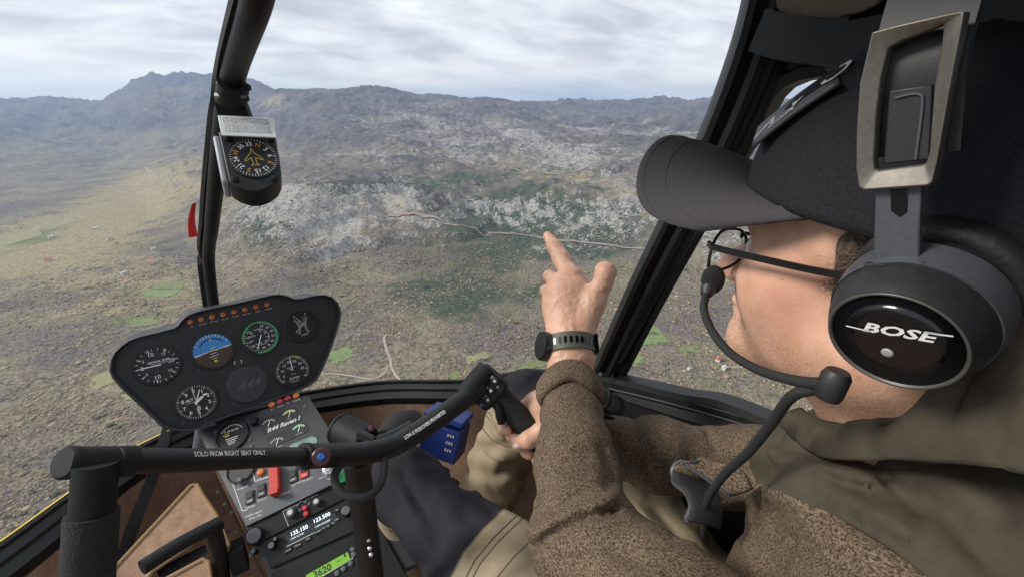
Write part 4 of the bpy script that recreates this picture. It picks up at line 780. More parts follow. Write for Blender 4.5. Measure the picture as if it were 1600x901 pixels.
# switch plate: toggles, guarded switch, lamp, ignition key, engraved lines
SH = .0034
def sp_(x, y): return cpn.ab(x, y)
ro_sw = math.atan2(*(cpn.ab(545, 741) - cpn.ab(386, 821))[::-1])
def rocker(x, y, m, cap, capw='OFF'):
    a, b = sp_(x, y); o = bev(mesh_from('rocker_switch', *cpn.box(a, b, .017, .026, .003, .006), m, CON), .0008, 1); mesh_from('rocker', *cpn.box(a, b + .004, .012, .011, .006, .0075), M['face'], o); mesh_from('caption', *join_vf([cpn.text(capw, a, b - .008, .0058, .0064), cpn.text(cap, a, b - .019, .0052, SH)]), M['white'], o)
pm = mat('switch_black', (.012, .012, .013), .4)
rocker(392, 777, pm, 'STROBE'); rocker(410, 766, pm, 'NAV LT'); rocker(459, 744, pm, 'ALT'); rocker(476, 737, M['red'], 'MASTER BATT', 'ON')
a, b = sp_(433, 750); gd = bev(mesh_from('guarded_switch', *cpn.box(a, b, .019, .052, .003, .018), M['red'], CON), .003, 2); mesh_from('guard_lip', *cpn.box(a, b - .029, .017, .008, .003, .024), M['red'], gd); mesh_from('caption', *cpn.text('CLUTCH', a + .014, b - .033, .0055, SH), M['white'], gd)
a, b = sp_(409, 738); lm_ = sharp(mesh_from('warning_light', *cpn.cyl(a, b, [(.008, .003), (.008, .006), (.006, .009), (.002, .0095)], 16), M['amber'], CON), 30); mesh_from('caption', *cpn.text('GOV OFF', a + .002, b - .014, .0052, SH), M['white'], lm_)
a, b = sp_(380, 752); kn = sharp(mesh_from('dimmer_knob', *cpn.cyl(a, b, [(.0085, .003), (.0085, .006), (.006, .007), (.006, .016), (.004, .018)], 16), M['grey'], CON), 30); mesh_from('caption', *join_vf([cpn.text('DIM', a - .004, b + .014, .0052, SH), cpn.text('PANEL LT', a, b - .014, .005, SH)]), M['white'], kn)
a, b = sp_(378, 733); sharp(mesh_from('gauge', *cpn.cyl(a, b, [(.03, .003), (.03, .007), (.027, .008), (.026, .005), (.004, .005)], 30), M['face'], CON), 30)
def line(pix, w_=.0011):
    q = [np.array(sp_(*p)) for p in pix]; r_ = []
    for p0, p1 in zip(q[:-1], q[1:]): d = p1 - p0; r_.append(cpn.rect(*((p0 + p1) / 2), np.linalg.norm(d) + w_, w_, math.atan2(d[1], d[0]), SH))
    return join_vf(r_)
mesh_from('engraved_line', *join_vf([line([(363, 750), (395, 736), (400, 752), (424, 744)]), line([(363, 751), (380, 798), (388, 796)]), line([(500, 748), (516, 739)])]), M['white'], CON)
a, b = sp_(401, 804); mesh_from('caption', *join_vf([cpn.text('CABIN HEAT', a - .004, b + .003, .0056, SH, ro_sw * 0), cpn.text('PULL ON', a - .001, b - .004, .0056, SH)]), M['white'], CON)
a, b = sp_(515, 732); ig = sharp(mesh_from('ignition_switch', *cpn.cyl(a, b, [(.013, .003), (.013, .006), (.008, .008), (.008, .012), (.003, .013)], 18), M['steel'], CON), 30)
KEY = empty('key_ring', P(528, 745, .94), 'keys with a green and white tag hanging from the ignition switch', 'keys')
tube('ring', [P(514, 728, .93), P(504, 738, .92), P(512, 748, .915), P(522, 744, .915)], .0012, M['steel'], KEY, 6, 6)
for i, (x, y, c) in enumerate(((527, 732, (.03, .3, .12)), (535, 745, (.03, .35, .15)), (525, 741, (.7, .7, .68)))): bev(mesh_from('tag', *box_vf(P(x, y, .915 - .004 * i), AX_R + AX_U * .3, AX_U, AX_F, .014, .02, .004), mat('key_tag', c, .4), KEY), .001, 1)
# radios on the rack
def rp(x, y): return rpl.ab(x, y)
rr_ = math.atan2(*(rp(520, 800) - rp(455, 832))[::-1])
def rbox(pix, h0, h1, m, nm, parent=CON): return mesh_from(nm, *prism_vf([tuple(rp(*q)) for q in pix], rpl.ax, rpl.ay, rpl.o, h0, h1), m, parent)
AUD = rbox([(388, 828), (556, 742), (566, 765), (398, 852)], 0, .004, M['matte'], 'audio_panel'); bev(AUD, .001, 1)
ln_ = lambda pix, h, w_=.001: join_vf([rpl.rect(*((np.array(rp(*p0)) + np.array(rp(*p1))) / 2), np.linalg.norm(np.array(rp(*p1)) - np.array(rp(*p0))), w_, math.atan2(*(np.array(rp(*p1)) - np.array(rp(*p0)))[::-1]), h) for p0, p1 in zip(pix[:-1], pix[1:])])
mesh_from('engraved_line', *ln_([(452, 822), (443, 799), (498, 772)], .0046), M['dimwhite'], AUD)
for x, y, rd in ((457, 802, .0085), (497, 785, .0075)): a, b = rp(x, y); k = sharp(mesh_from('knob', *rpl.cyl(a, b, [(rd, .004), (rd, .012), (rd * .7, .014)], 16), M['grey'], AUD), 30); mesh_from('knob_cap', *rpl.cyl(a, b, [(rd * .6, .0141), (rd * .6, .0155)], 12), M['dimwhite'], k)
for x, y in ((478, 794), (480, 803)): a, b = rp(x, y); sharp(mesh_from('push_button', *rpl.cyl(a, b, [(.0048, .004), (.0048, .009), (.003, .0105)], 12), mat('red_button', (.6, .04, .05), .35), AUD), 30)
for x, y in ((466, 789), (471, 784), (478, 784), (484, 787), (470, 797)): a, b = rp(x, y); sharp(mesh_from('jack', *rpl.cyl(a, b, [(.0028, .004), (.0028, .006), (.0015, .006)], 10), M['grey'], AUD), 30)
COM = rbox([(414, 852), (566, 770), (588, 815), (424, 888)], 0, .005, M['matte'], 'com_radio'); bev(COM, .001, 1)
rbox([(448, 838), (524, 800), (529, 812), (453, 850)], .005, .0056, mat('radio_display', (.006, .009, .016), .15, coat=.6), 'display', COM)
lit = mat('lit_digits', (.7, .8, .85), .5, emit=((.75, .9, 1), .45)); dl = []
for s, x, y, sz in (('135.150', 469, 829, .0105), ('123.500', 504, 809, .0105)): a, b = rp(x, y); dl.append(rpl.text(s, a, b, sz, .0064, rr_, bold=.012))
for s, x, y in (('COM ACTIVE', 466, 838), ('COM STANDBY', 506, 818)): a, b = rp(x, y); dl.append(rpl.text(s, a, b, .0042, .0064, rr_))
mesh_from('digits', *join_vf(dl), lit, COM); mesh_from('engraved_line', *ln_([(449, 854), (528, 814)], .0056, .0014), M['dimwhite'], COM)
for i, (x, y) in enumerate(((452, 860), (467, 852), (483, 842), (500, 830), (514, 822), (527, 812), (528, 797))): a, b = rp(x, y); k = mesh_from('key', *rpl.box(a, b, .012, .006, .005, .007), M['matte'], COM); mesh_from('caption', *rpl.text(('COM', 'MON', 'FLP', 'MEM', 'SQ', 'OBS', 'EC')[i], a, b, .0045, .0074, rr_), M['dimwhite'], k)
for x, y, rd in ((428, 853, .007), (434, 843, .0042), (543, 799, .0105), (401, 838, .016), (400, 862, .005)): a, b = rp(x, y); k = sharp(mesh_from('knob', *rpl.cyl(a, b, [(rd, 0), (rd, .012), (rd * .85, .015), (rd * .7, .015)], 22), M['matte'], COM), 30); mesh_from('knob_rim', *rpl.cyl(a, b, [(rd * .82, .0152), (rd * .7, .0158)], 18), M['grey'], k)
XPD = rbox([(424, 896), (590, 817), (640, 905), (450, 975)], 0, .005, M['matte'], 'transponder'); bev(XPD, .001, 1)
rbox([(480, 898), (544, 862), (549, 874), (476, 916)], .005, .0056, mat('lcd_green', (.16, .34, .03), .3, emit=((.3, .75, .05), .1)), 'display', XPD)
a, b = rp(505, 892); mesh_from('digits', *rpl.text('3620', a, b, .0165, .0062, rr_, bold=.02), mat('lcd_dark', (.01, .025, .01), .5), XPD); a, b = rp(531, 876); mesh_from('mode_text', *join_vf([rpl.text('ALT', a, b, .005, .0062, rr_), rpl.rect(a + .012, b + .004, .003, .006, 0, .0062)]), bpy.data.materials['lcd_dark'], XPD)
mesh_from('engraved_line', *ln_([(505, 900), (552, 872), (550, 864)], .0056, .0012), M['dimwhite'], XPD)
for x, y in ((528, 895), (538, 888), (549, 880), (552, 858), (554, 866)): a, b = rp(x, y); sharp(mesh_from('key', *rpl.cyl(a, b, [(.0045, .005), (.0045, .0075), (.003, .008)], 12), M['grey'], XPD), 30)

# ------------------------------------------------------------------ cyclic stick
CYC = empty('cyclic_stick', P(585, 960, .75), 'black tubular cyclic control with a long T bar and two grips', 'control stick')
tube('post', [P(556, 718, .575), P(566, 780, .6), P(576, 860, .64), P(590, 960, .70)], .0165, M['black'], CYC, 20, 4)
BARL = [P(176, 719, .345), P(260, 719, .385), P(340, 717, .43), P(420, 714, .48), P(500, 711, .53), P(530, 710, .548)]
tube('left_bar', BARL, .0102, M['black'], CYC, 24, 4)
BARR = [P(478, 712, .517), P(530, 710, .548), P(570, 707, .57), P(610, 697, .592), P(648, 677, .61), P(685, 652, .63), P(720, 627, .65), P(752, 603, .67)]
tube('right_bar', BARR, .0142, M['black'], CYC, 24, 6); tube('pivot_collar', [P(473, 712.3, .513), P(480, 712, .518)], .0152, M['matte'], CYC, 24, 1)
# placard lettering wrapped along the bars
def bar_text(s, pts, size, r_, parent=CYC, lift=0.35):
    pth = catmull(pts, 12); L_ = np.r_[0, np.cumsum(np.linalg.norm(np.diff(pth, axis=0), axis=1))]; v, f = text_vf(s, size, bold=.015); v = v * np.array([L_[-1] * .98 / (v[:, 0].max() - v[:, 0].min()), 1]); v[:, 0] -= (v[:, 0].max() + v[:, 0].min()) / 2; V_ = []
    for x, y in v:
        q = L_[-1] / 2 + x; p = np.array([np.interp(q, L_, pth[:, k]) for k in range(3)]); p2 = np.array([np.interp(q + .002, L_, pth[:, k]) for k in range(3)]) - p; t_ = unit(p2) if np.linalg.norm(p2) > 0 else unit(pth[-1] - pth[-2])
        n_ = unit(CAM - p); n_ = unit(n_ - t_ * (n_ @ t_)); u_ = np.cross(n_, t_); an = y / r_ + lift; V_.append(p + (n_ * math.cos(an) + u_ * math.sin(an)) * (r_ + .0005))
    return mesh_from('lettering', V_, f, M['white'], parent)
bar_text('SOLO FROM RIGHT SEAT ONLY', [P(288, 719, .4), P(340, 717, .43), P(405, 714.5, .47)], .0068, .0102, lift=.5)
bar_text('LOW-G PUSHOVERS PROHIBITED', [P(630, 688, .601), P(660, 670, .616), P(694, 646, .635)], .0068, .0142, lift=.15)
pin = P(502, 713, .52); pv = sharp(mesh_from('pivot_bolt', *lathe_vf([(.0105, 0), (.0105, .004), (.009, .0052), (.0045, .0055)], pin - unit(pin - CAM) * .009, CAM - pin, 28), mat('maroon_washer', (.07, .02, .025), .4), CYC), 30)
sharp(mesh_from('bolt_head', *lathe_vf([(.0042, 0), (.0042, .0025), (.003, .0032)], pin - unit(pin - CAM) * .0145, CAM - pin, 14), M['anod'], pv), 30)
# near grip: elbow, sleeve and foam grip
lg = P(146, 740, .335); sharp(mesh_from('elbow', *join_vf([sweep_vf([P(106, 722, .330), P(111, 722, .332), P(160, 721, .343), P(214, 719, .358)], circ(.0117, 24), scale=[.9, 1, 1, 1]), sweep_vf(catmull([P(150, 722, .335), P(147, 770, .335), P(143, 812, .335)], 4), circ(.0138, 24))]), M['matte'], CYC), 50)
tube('foam_grip', [P(144, 800, .335), P(142, 840, .335), P(139, 880, .336), P(134, 980, .34)], .0162, M['foam'], CYC, 28, 6)
sharp(mesh_from('end_cap', *lathe_vf([(.012, 0), (.012, .002), (.010, .004)], P(107, 722, .330), P(100, 722, .3275) - P(112, 722, .3325), 24), M['matte'], CYC), 30)
# pilot's grip head with three buttons
ga = unit(P(775, 606, .668) - P(738, 632, .668)); gh = P(757, 606, .665); gn = unit(unit(CAM - gh) + np.array([-.0, -.0, .1])); gu = unit(np.cross(gn, ga)); ga = np.cross(gu, gn)
gx = unit(P(765, 574, .67) - P(735, 610, .67)); gn = unit(CAM - gh - gx * ((CAM - gh) @ gx)); gy = np.cross(gn, gx)
HD = bev(mesh_from('grip_head', *prism_vf(rrect(.052, .052, .009), gx, gy, gh, -.036, .0), M['matte'], CYC), .004, 3)
sharp(mesh_from('grip_shoulder', *join_vf([sweep_vf(catmull([P(728, 621, .66), P(745, 597, .672), P(762, 578, .682)], 4), circ(.018, 18))]), M['matte'], CYC), 40)
gp = Plane(gh, gx, gy)
for i, (x, y, s) in enumerate(((775, 594, 'TRIM'), (769, 609, 'ICS'), (764, 623, 'COM'))):
    a, b = gp.ab(x - 1, y); k = sharp(mesh_from('button', *gp.cyl(a, b, [(.0052, 0), (.0052, .002), (.0036, .0025), (.0036, .005), (.002, .0058)], 14), M['face'], HD), 30); mesh_from('button_cap', *gp.cyl(a, b, [(.0022, .0059), (.0015, .0066)], 10), M['dimwhite'], k); a, b = gp.ab(x - 10, y - 4); mesh_from('caption', *gp.text(s, a, b, .0055, .0008, -.5), M['white'], k)
for x, y in ((778, 604), (752, 632)): a, b = gp.ab(x, y); sharp(mesh_from('screw', *gp.cyl(a, b, [(.0026, 0), (.0026, .001), (.001, .0014)], 10), M['grey'], HD), 30)
GRIP = [P(768, 606, .685), P(790, 630, .685), P(812, 652, .685), P(848, 692, .685)]
tube('pilot_grip', GRIP, .0185, M['foam'], CYC, 22, 5); tube('trigger', [P(776, 628, .668), P(781, 645, .665), P(784, 660, .668)], .006, M['matte'], CYC, 10, 4)
# friction unit behind the bar, link rod, cable loop and terminal screws
sharp(mesh_from('friction_barrel', *lathe_vf([(.026, 0), (.028, .001), (.028, .005), (.0265, .006), (.0265, .062), (.024, .066)], P(532, 668, .76), P(572, 690, .73) - P(532, 668, .76), 28), M['matte'], CYC), 30)
tube('link_rod', [P(588, 690, .72), P(612, 680, .74), P(640, 664, .80)], .009, M['black'], CYC, 12, 3)
tube('boot', [P(604, 690, .8), P(628, 668, .84), P(648, 655, .88)], .03, M['rubber'], CYC, 18, 4, rs=[.024, .034, .03, .02])
bev(mesh_from('clamp', *box_vf(P(572, 682, .71), AX_R + AX_U * -.6, AX_U, AX_F, .03, .012, .02), M['black'], CYC), .002); sharp(mesh_from('clamp_bolt', *lathe_vf([(.005, 0), (.005, .004), (.002, .005)], P(580, 668, .70), CAM - P(580, 668, .70), 8), mat('maroon_bolt', (.12, .03, .05), .4), CYC), 30)
tube('cable', [P(534, 722, .545), P(524, 738, .535), P(524, 754, .53), P(536, 770, .525), P(555, 777, .525), P(578, 773, .53), P(594, 757, .545), P(600, 735, .56), P(601, 715, .575)], .0048, mat('braided_cable', ((.01, .01, .011), (.03, .03, .031)), .7, noise=(900, .4, .6), bump=(1500, .8, .001)), CYC, 12, 6)
for x, y in ((576, 843), (578, 856), (580, 866)): sharp(mesh_from('terminal_screw', *lathe_vf([(.003, 0), (.003, .006), (.0015, .007)], P(x, y, .615), CAM - P(x, y, .62), 8), M['steel'], CYC), 30)

# ------------------------------------------------------------------ compass on the bow
CMP = empty('compass', P(392, 235, .64), 'black magnetic compass with a white correction card clamped on the windshield bow', 'compass')
co = P(398, 249, .635); cup = unit(P(392, 205, .645) - P(399, 282, .625)); cax = unit(P(433, 245, .650) - P(360, 250, .620)); cl = Plane(co, cax, cup)
poly = [cl.ab(*q) for q in ((341, 205), (431, 214), (440, 272), (434, 284), (420, 294), (405, 299), (390, 299), (372, 293), (358, 284))]
bev(mesh_from('compass_body', *prism_vf([tuple(q) for q in poly[::-1]][::-1], cl.ax, cl.ay, cl.o, -.045, 0), M['face'], CMP), .002, 2)
wp = [cl.ab(*q) for q in ((331, 207), (343, 208), (357, 282), (345, 280))]; bev(mesh_from('side_cover', *prism_vf([tuple(q) for q in wp], cl.ax, cl.ay, cl.o, -.05, -.006), mat('pale_grey_plastic', (.32, .33, .35), .5), CMP), .003, 2)
crd = Plane(P(386, 197, .626), cax, cup + np.cross(cax, cup) * -.25); card = bev(mesh_from('correction_card', *prism_vf([tuple(crd.ab(*q)) for q in ((340, 180), (428, 184), (432, 215), (346, 211))][::-1][::-1], crd.ax, crd.ay, crd.o, -.002, 0), mat('card_white', (.62, .63, .62), .6), CMP), .0006, 1)
if np.dot(np.cross(crd.ax, crd.ay), CAM - crd.o) < 0: pass
ink = mat('print_grey', (.16, .16, .17), .7); lines = []
c0 = np.array(crd.ab(344, 181)); ex = np.array(crd.ab(426, 185)) - c0; ey = np.array(crd.ab(350, 212)) - c0
def cq(u, v): return c0 + ex * u + ey * v
for v0 in (.1, .26, .44, .52, .66, .8):
    p, q = cq(.06, v0), cq(.92, v0); d = q - p; lines.append(crd.rect(*((p + q) / 2), np.linalg.norm(d), .0005, math.atan2(d[1], d[0]), .0005))
for r0_, lab in ((.1, ('N', '030', '060', 'E', '120', '150')), (.52, ('S', '210', '240', 'W', '300', '330'))):
    for i, s in enumerate(lab):
        p = cq(.12 + i * .145, r0_ + .07); lines.append(crd.text(s, p[0], p[1], .0042, .0005)); p = cq(.12 + i * .145, r0_ + .24); lines.append(crd.text(str((i * 37 + 3) % 360), p[0], p[1], .005, .0005, .2)); p, q = cq(.05 + i * .145, r0_), cq(.05 + i * .145, r0_ + .34); d = q - p; lines.append(crd.rect(*((p + q) / 2), np.linalg.norm(d), .0004, math.atan2(d[1], d[0]), .0005))
mesh_from('card_print', *join_vf(lines), ink, card)
dr = .0305; a, b = cl.ab(396, 247); fc_ = sharp(mesh_from('dial', *cl.cyl(a, b, [(dr * 1.08, 0), (dr * 1.08, .002), (dr * 1.02, .0022), (dr, .0008), (.004, .0007)], 40), M['face'], CMP), 30)
mk = [cl.ticks(a, b, dr * .84, dr * .98, np.arange(0, 360, 30), .0011, .0012), cl.ticks(a, b, dr * .88, dr * .98, np.arange(0, 360, 7.5), .0007, .0012)]; yk = []
for i, s in enumerate(('33', 'N', '3', '6', 'E', '12', '15', 'S', '21', '24', 'W', '30')):
    t = -3 + 30 * i; v = cl.text(s, a + dr * .7 * math.sin(R_(t)), b + dr * .7 * math.cos(R_(t)), .0088, .0012, -R_(t) * (1 if True else 0), bold=.02); (yk if s in 'NEWS' else mk).append(v)
mesh_from('markings', *join_vf(mk), M['white'], fc_); mesh_from('cardinal_letters', *join_vf(yk), mat('orange_print', (.6, .25, .03), .5), fc_)
pln = np.array([(0, .6), (.08, .3), (.45, -.12), (.45, -.22), (.1, -.02), (.08, -.4), (.2, -.5), (-.2, -.5), (-.08, -.4), (-.1, -.02), (-.45, -.22), (-.45, -.12), (-.08, .3), (0, .6)]) * dr * .82
mesh_from('aeroplane_outline', *join_vf([cl.rect(*(np.array([a, b]) + (p + q) / 2), np.linalg.norm(q - p) + .0008, .001, math.atan2(*(q - p)[::-1]), .0013) for p, q in zip(pln[:-1], pln[1:])]), M['yel'], fc_)
for x, y in ((356, 217), (423, 218), (367, 281), (430, 279)): q = cl.ab(x, y); sharp(mesh_from('corner_screw', *cl.cyl(*q, [(.005, 0), (.005, .003), (.003, .004)], 14), M['matte'], CMP), 30)
q0 = P(362, 125, .615); q1 = P(352, 172, .66); sharp(mesh_from('clamp', *join_vf([sweep_vf([P(365, 132, .615), P(360, 158, .635)], circ(.0195, 20)), sweep_vf([P(360, 158, .635), P(372, 190, .655)], [(-.006, -.02), (.006, -.02), (.006, .02), (-.006, .02)])]), M['matte'], CMP), 40)
for x, y in ((345, 132), (342, 150), (386, 137), (383, 154)): sharp(mesh_from('clamp_bolt', *lathe_vf([(.0042, -.004), (.0042, .004), (.002, .005)], P(x, y, .615), AX_R * (-1 if x < 360 else 1), 8), M['steel'] if x < 360 else M['matte'], CMP), 30)
# ================================================================== PILOT
def cone(a, b, ra, rb, k=.02): return ('c', np.asarray(a, float), np.asarray(b, float), ra, rb, k)
def ell(c, r, k=.02, ax=None): return ('e', np.asarray(c, float), np.asarray(r, float), k, None if ax is None else np.asarray(ax, float))
def cut(c, r, k=.01): return ('s', np.asarray(c, float), np.asarray(r, float), k, None)
def chain(pts, rs, k=.02): return [cone(p, q, a, b, k) for p, q, a, b in zip(pts[:-1], pts[1:], rs[:-1], rs[1:])]
def sdf_mesh(prims, h, extra=None, pad=.03):
    los, his = [], []
    for p in prims:
        if p[0] == 'c': m = max(p[3], p[4]); los.append(np.minimum(p[1], p[2]) - m); his.append(np.maximum(p[1], p[2]) + m)
        elif p[0] == 'e': m = p[2].max(); los.append(p[1] - m); his.append(p[1] + m)
    lo = np.min(los, 0) - pad; hi = np.max(his, 0) + pad; n = np.ceil((hi - lo) / h).astype(int) + 1
    gx_, gy_, gz_ = [lo[i] + h * np.arange(n[i]) for i in range(3)]; val = np.full(n, .06, np.float32)
    for p in prims:
        k = p[5] if p[0] == 'c' else p[3]; mg = max(k * 1.2, .02) + .02
        if p[0] == 'c': m = max(p[3], p[4]); a, b = np.minimum(p[1], p[2]) - m - mg, np.maximum(p[1], p[2]) + m + mg
        else: m = p[2].max(); a, b = p[1] - m - mg, p[1] + m + mg
        i0 = np.clip(np.floor((a - lo) / h).astype(int), 0, n - 1); i1 = np.clip(np.ceil((b - lo) / h).astype(int) + 1, 1, n)
        s = tuple(slice(u, v) for u, v in zip(i0, i1)); X, Y, Z = np.meshgrid(gx_[s[0]], gy_[s[1]], gz_[s[2]], indexing='ij', sparse=True)
        if p[0] == 'c':
            d = p[2] - p[1]; L2 = max(d @ d, 1e-12); t = np.clip(((X - p[1][0]) * d[0] + (Y - p[1][1]) * d[1] + (Z - p[1][2]) * d[2]) / L2, 0, 1)
            v = np.sqrt((X - p[1][0] - t * d[0]) ** 2 + (Y - p[1][1] - t * d[1]) ** 2 + (Z - p[1][2] - t * d[2]) ** 2) - (p[3] + t * (p[4] - p[3]))
        else:
            q = (X - p[1][0], Y - p[1][1], Z - p[1][2])
            if p[4] is not None: q = tuple(q[0] * a_[0] + q[1] * a_[1] + q[2] * a_[2] for a_ in p[4])
            k0 = np.sqrt((q[0] / p[2][0]) ** 2 + (q[1] / p[2][1]) ** 2 + (q[2] / p[2][2]) ** 2); k1 = np.sqrt((q[0] / p[2][0] ** 2) ** 2 + (q[1] / p[2][1] ** 2) ** 2 + (q[2] / p[2][2] ** 2) ** 2); v = k0 * (k0 - 1) / np.maximum(k1, 1e-6)
        c = val[s]
        if p[0] == 's': v = -v; hh = np.maximum(k - np.abs(c - v), 0) / k; val[s] = np.maximum(c, v) + hh * hh * k / 4
        else: hh = np.maximum(k - np.abs(c - v), 0) / k; val[s] = np.minimum(c, v) - hh * hh * k / 4
    if extra is not None:
        near = np.abs(val) < .025; I3 = np.argwhere(near); pts = lo + I3 * h; val[near] += extra(pts[:, 0], pts[:, 1], pts[:, 2]).astype(np.float32)
    # surface nets
    ins = val < 0; cs = [ins[i:n[0] - 1 + i, j:n[1] - 1 + j, k:n[2] - 1 + k] for i in (0, 1) for j in (0, 1) for k in (0, 1)]; cnt = sum(c.astype(np.int8) for c in cs); act = (cnt > 0) & (cnt < 8)
    idx = -np.ones(act.shape, np.int32); cells = np.argwhere(act); idx[act] = np.arange(len(cells)); acc = np.zeros((len(cells), 3)); w_ = np.zeros(len(cells))
    def corner(o): return val[cells[:, 0] + o[0], cells[:, 1] + o[1], cells[:, 2] + o[2]]
    for ax in range(3):
        o1, o2 = [i for i in range(3) if i != ax]
        for u in (0, 1):
            for v in (0, 1):
                a = [0, 0, 0]; a[o1] = u; a[o2] = v; b = list(a); b[ax] = 1; va, vb = corner(a), corner(b); cr = (va < 0) != (vb < 0); t = np.where(cr, va / np.where(cr, va - vb, 1), 0)
                pt = np.array(a, float)[None] + np.zeros((len(cells), 1)); pt[:, ax] = t; acc += pt * cr[:, None]; w_ += cr
    V_ = lo + (cells + acc / w_[:, None]) * h; Q_ = []
    for ax in range(3):
        o1, o2 = [(1, 2), (2, 0), (0, 1)][ax]; sl = [slice(None)] * 3
        a = [slice(0, -1) if i == ax else slice(1, -1) for i in range(3)]; b = [slice(1, None) if i == ax else slice(1, -1) for i in range(3)]
        A_, B_ = ins[tuple(a)], ins[tuple(b)]; e = np.argwhere(A_ != B_); fl = A_[tuple(e.T)]; e = e + np.array([0 if i == ax else 1 for i in range(3)])
        def cid(du, dv): c = e.copy(); c[:, o1] -= du; c[:, o2] -= dv; return idx[c[:, 0], c[:, 1], c[:, 2]]
        q = np.stack([cid(1, 1), cid(0, 1), cid(0, 0), cid(1, 0)], -1); q[~fl] = q[~fl][:, ::-1]; Q_.append(q)
    Q_ = np.vstack(Q_); Q_ = Q_[(Q_ >= 0).all(1)]
    return V_, Q_
def relax(V_, Q_, it=2, f=.5):
    E = np.vstack([Q_[:, [0, 1]], Q_[:, [1, 2]], Q_[:, [2, 3]], Q_[:, [3, 0]]])
    for _ in range(it):
        s = np.zeros_like(V_); c = np.zeros(len(V_)); np.add.at(s, E[:, 0], V_[E[:, 1]]); np.add.at(c, E[:, 0], 1); np.add.at(s, E[:, 1], V_[E[:, 0]]); np.add.at(c, E[:, 1], 1); V_ = V_ + f * (s / np.maximum(c, 1)[:, None] - V_)
    return V_
def fold(P0, axis, sc_along, sc_around, amp, seed):
    """soft creases running round a limb: ridged noise squeezed along the limb axis"""
    axis = unit(axis); o1 = unit(np.cross(axis, [.3, .5, .8])); o2 = np.cross(axis, o1)
    def f(x, y, z):
        q = np.stack([x, y, z], -1) - P0; a = q @ axis; b = q @ o1; c = q @ o2; nv = vn3(a * sc_along + 1.5 * vn3(b * 9, c * 9, a * 6, seed + 5), b * sc_around, c * sc_around, seed); return (np.abs(nv - .5) * 2 - .5) * amp
    return f

MAN = empty('person', (.33, .1, -1.1), 'man in brown knit jacket, tan trousers and black cap pointing ahead with his left hand', 'person')
# joint positions
HX = .335
SH_L, EL_L, WR_L = np.array([.165, -.035, -.355]), P(912, 846, .46), P(890, 558, .69)
SH_R, EL_R, WR_R = np.array([.52, -.01, -.33]), np.array([.52, .225, -.51]), P(905, 688, .70)
# ---------------------------------------------------------------- skin
skin = bpy.data.materials.new('skin'); skin.use_nodes = True
def build_skin():
    t = skin.node_tree; b = t.nodes['Principled BSDF']; b.inputs['Roughness'].default_value = .48; b.inputs['Subsurface Weight'].default_value = .12; b.inputs['Subsurface Radius'].default_value = (.012, .005, .003); b.inputs['Subsurface Scale'].default_value = .4; b.inputs['Specular IOR Level'].default_value = .4
    tc_ = t.nodes.new('ShaderNodeTexCoord'); at = t.nodes.new('ShaderNodeAttribute'); at.attribute_name = 'tone'; sx = t.nodes.new('ShaderNodeSeparateColor'); t.links.new(at.outputs['Color'], sx.inputs[0])
    def nz(s, d=4):
        n = t.nodes.new('ShaderNodeTexNoise'); n.inputs['Scale'].default_value = s; n.inputs['Detail'].default_value = d; t.links.new(tc_.outputs['Object'], n.inputs['Vector']); return n.outputs[0]
    def mx(f, a, c):
        n = t.nodes.new('ShaderNodeMix'); n.data_type = 'RGBA'; t.links.new(f, n.inputs[0])
        for i, v in ((6, a), (7, c)):
            if isinstance(v, tuple): n.inputs[i].default_value = (*v, 1)
            else: t.links.new(v, n.inputs[i])
        return n.outputs[2]
    def mr(x, a, c, lo=0, hi=1):
        n = t.nodes.new('ShaderNodeMapRange'); n.inputs[1].default_value = a; n.inputs[2].default_value = c; n.inputs[3].default_value = lo; n.inputs[4].default_value = hi; t.links.new(x, n.inputs[0]); return n.outputs[0]
    def mul(a, c): n = t.nodes.new('ShaderNodeMath'); n.operation = 'MULTIPLY'; t.links.new(a, n.inputs[0]); t.links.new(c, n.inputs[1]); return n.outputs[0]
    base = mx(mr(nz(38), .35, .65), (.50, .285, .19), (.62, .375, .265)); base = mx(mul(sx.outputs[0], mr(nz(60), .3, .7, .4, 1)), base, (.60, .26, .18))
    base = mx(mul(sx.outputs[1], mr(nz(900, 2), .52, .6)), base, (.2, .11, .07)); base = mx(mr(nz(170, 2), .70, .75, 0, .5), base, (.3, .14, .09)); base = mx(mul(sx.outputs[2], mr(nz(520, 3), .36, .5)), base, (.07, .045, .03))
    t.links.new(base, b.inputs['Base Color']); bp_ = t.nodes.new('ShaderNodeBump'); bp_.inputs['Strength'].default_value = .28; bp_.inputs['Distance'].default_value = .0014; t.links.new(nz(330, 5), bp_.inputs['Height']); t.links.new(bp_.outputs[0], b.inputs['Normal'])
build_skin()
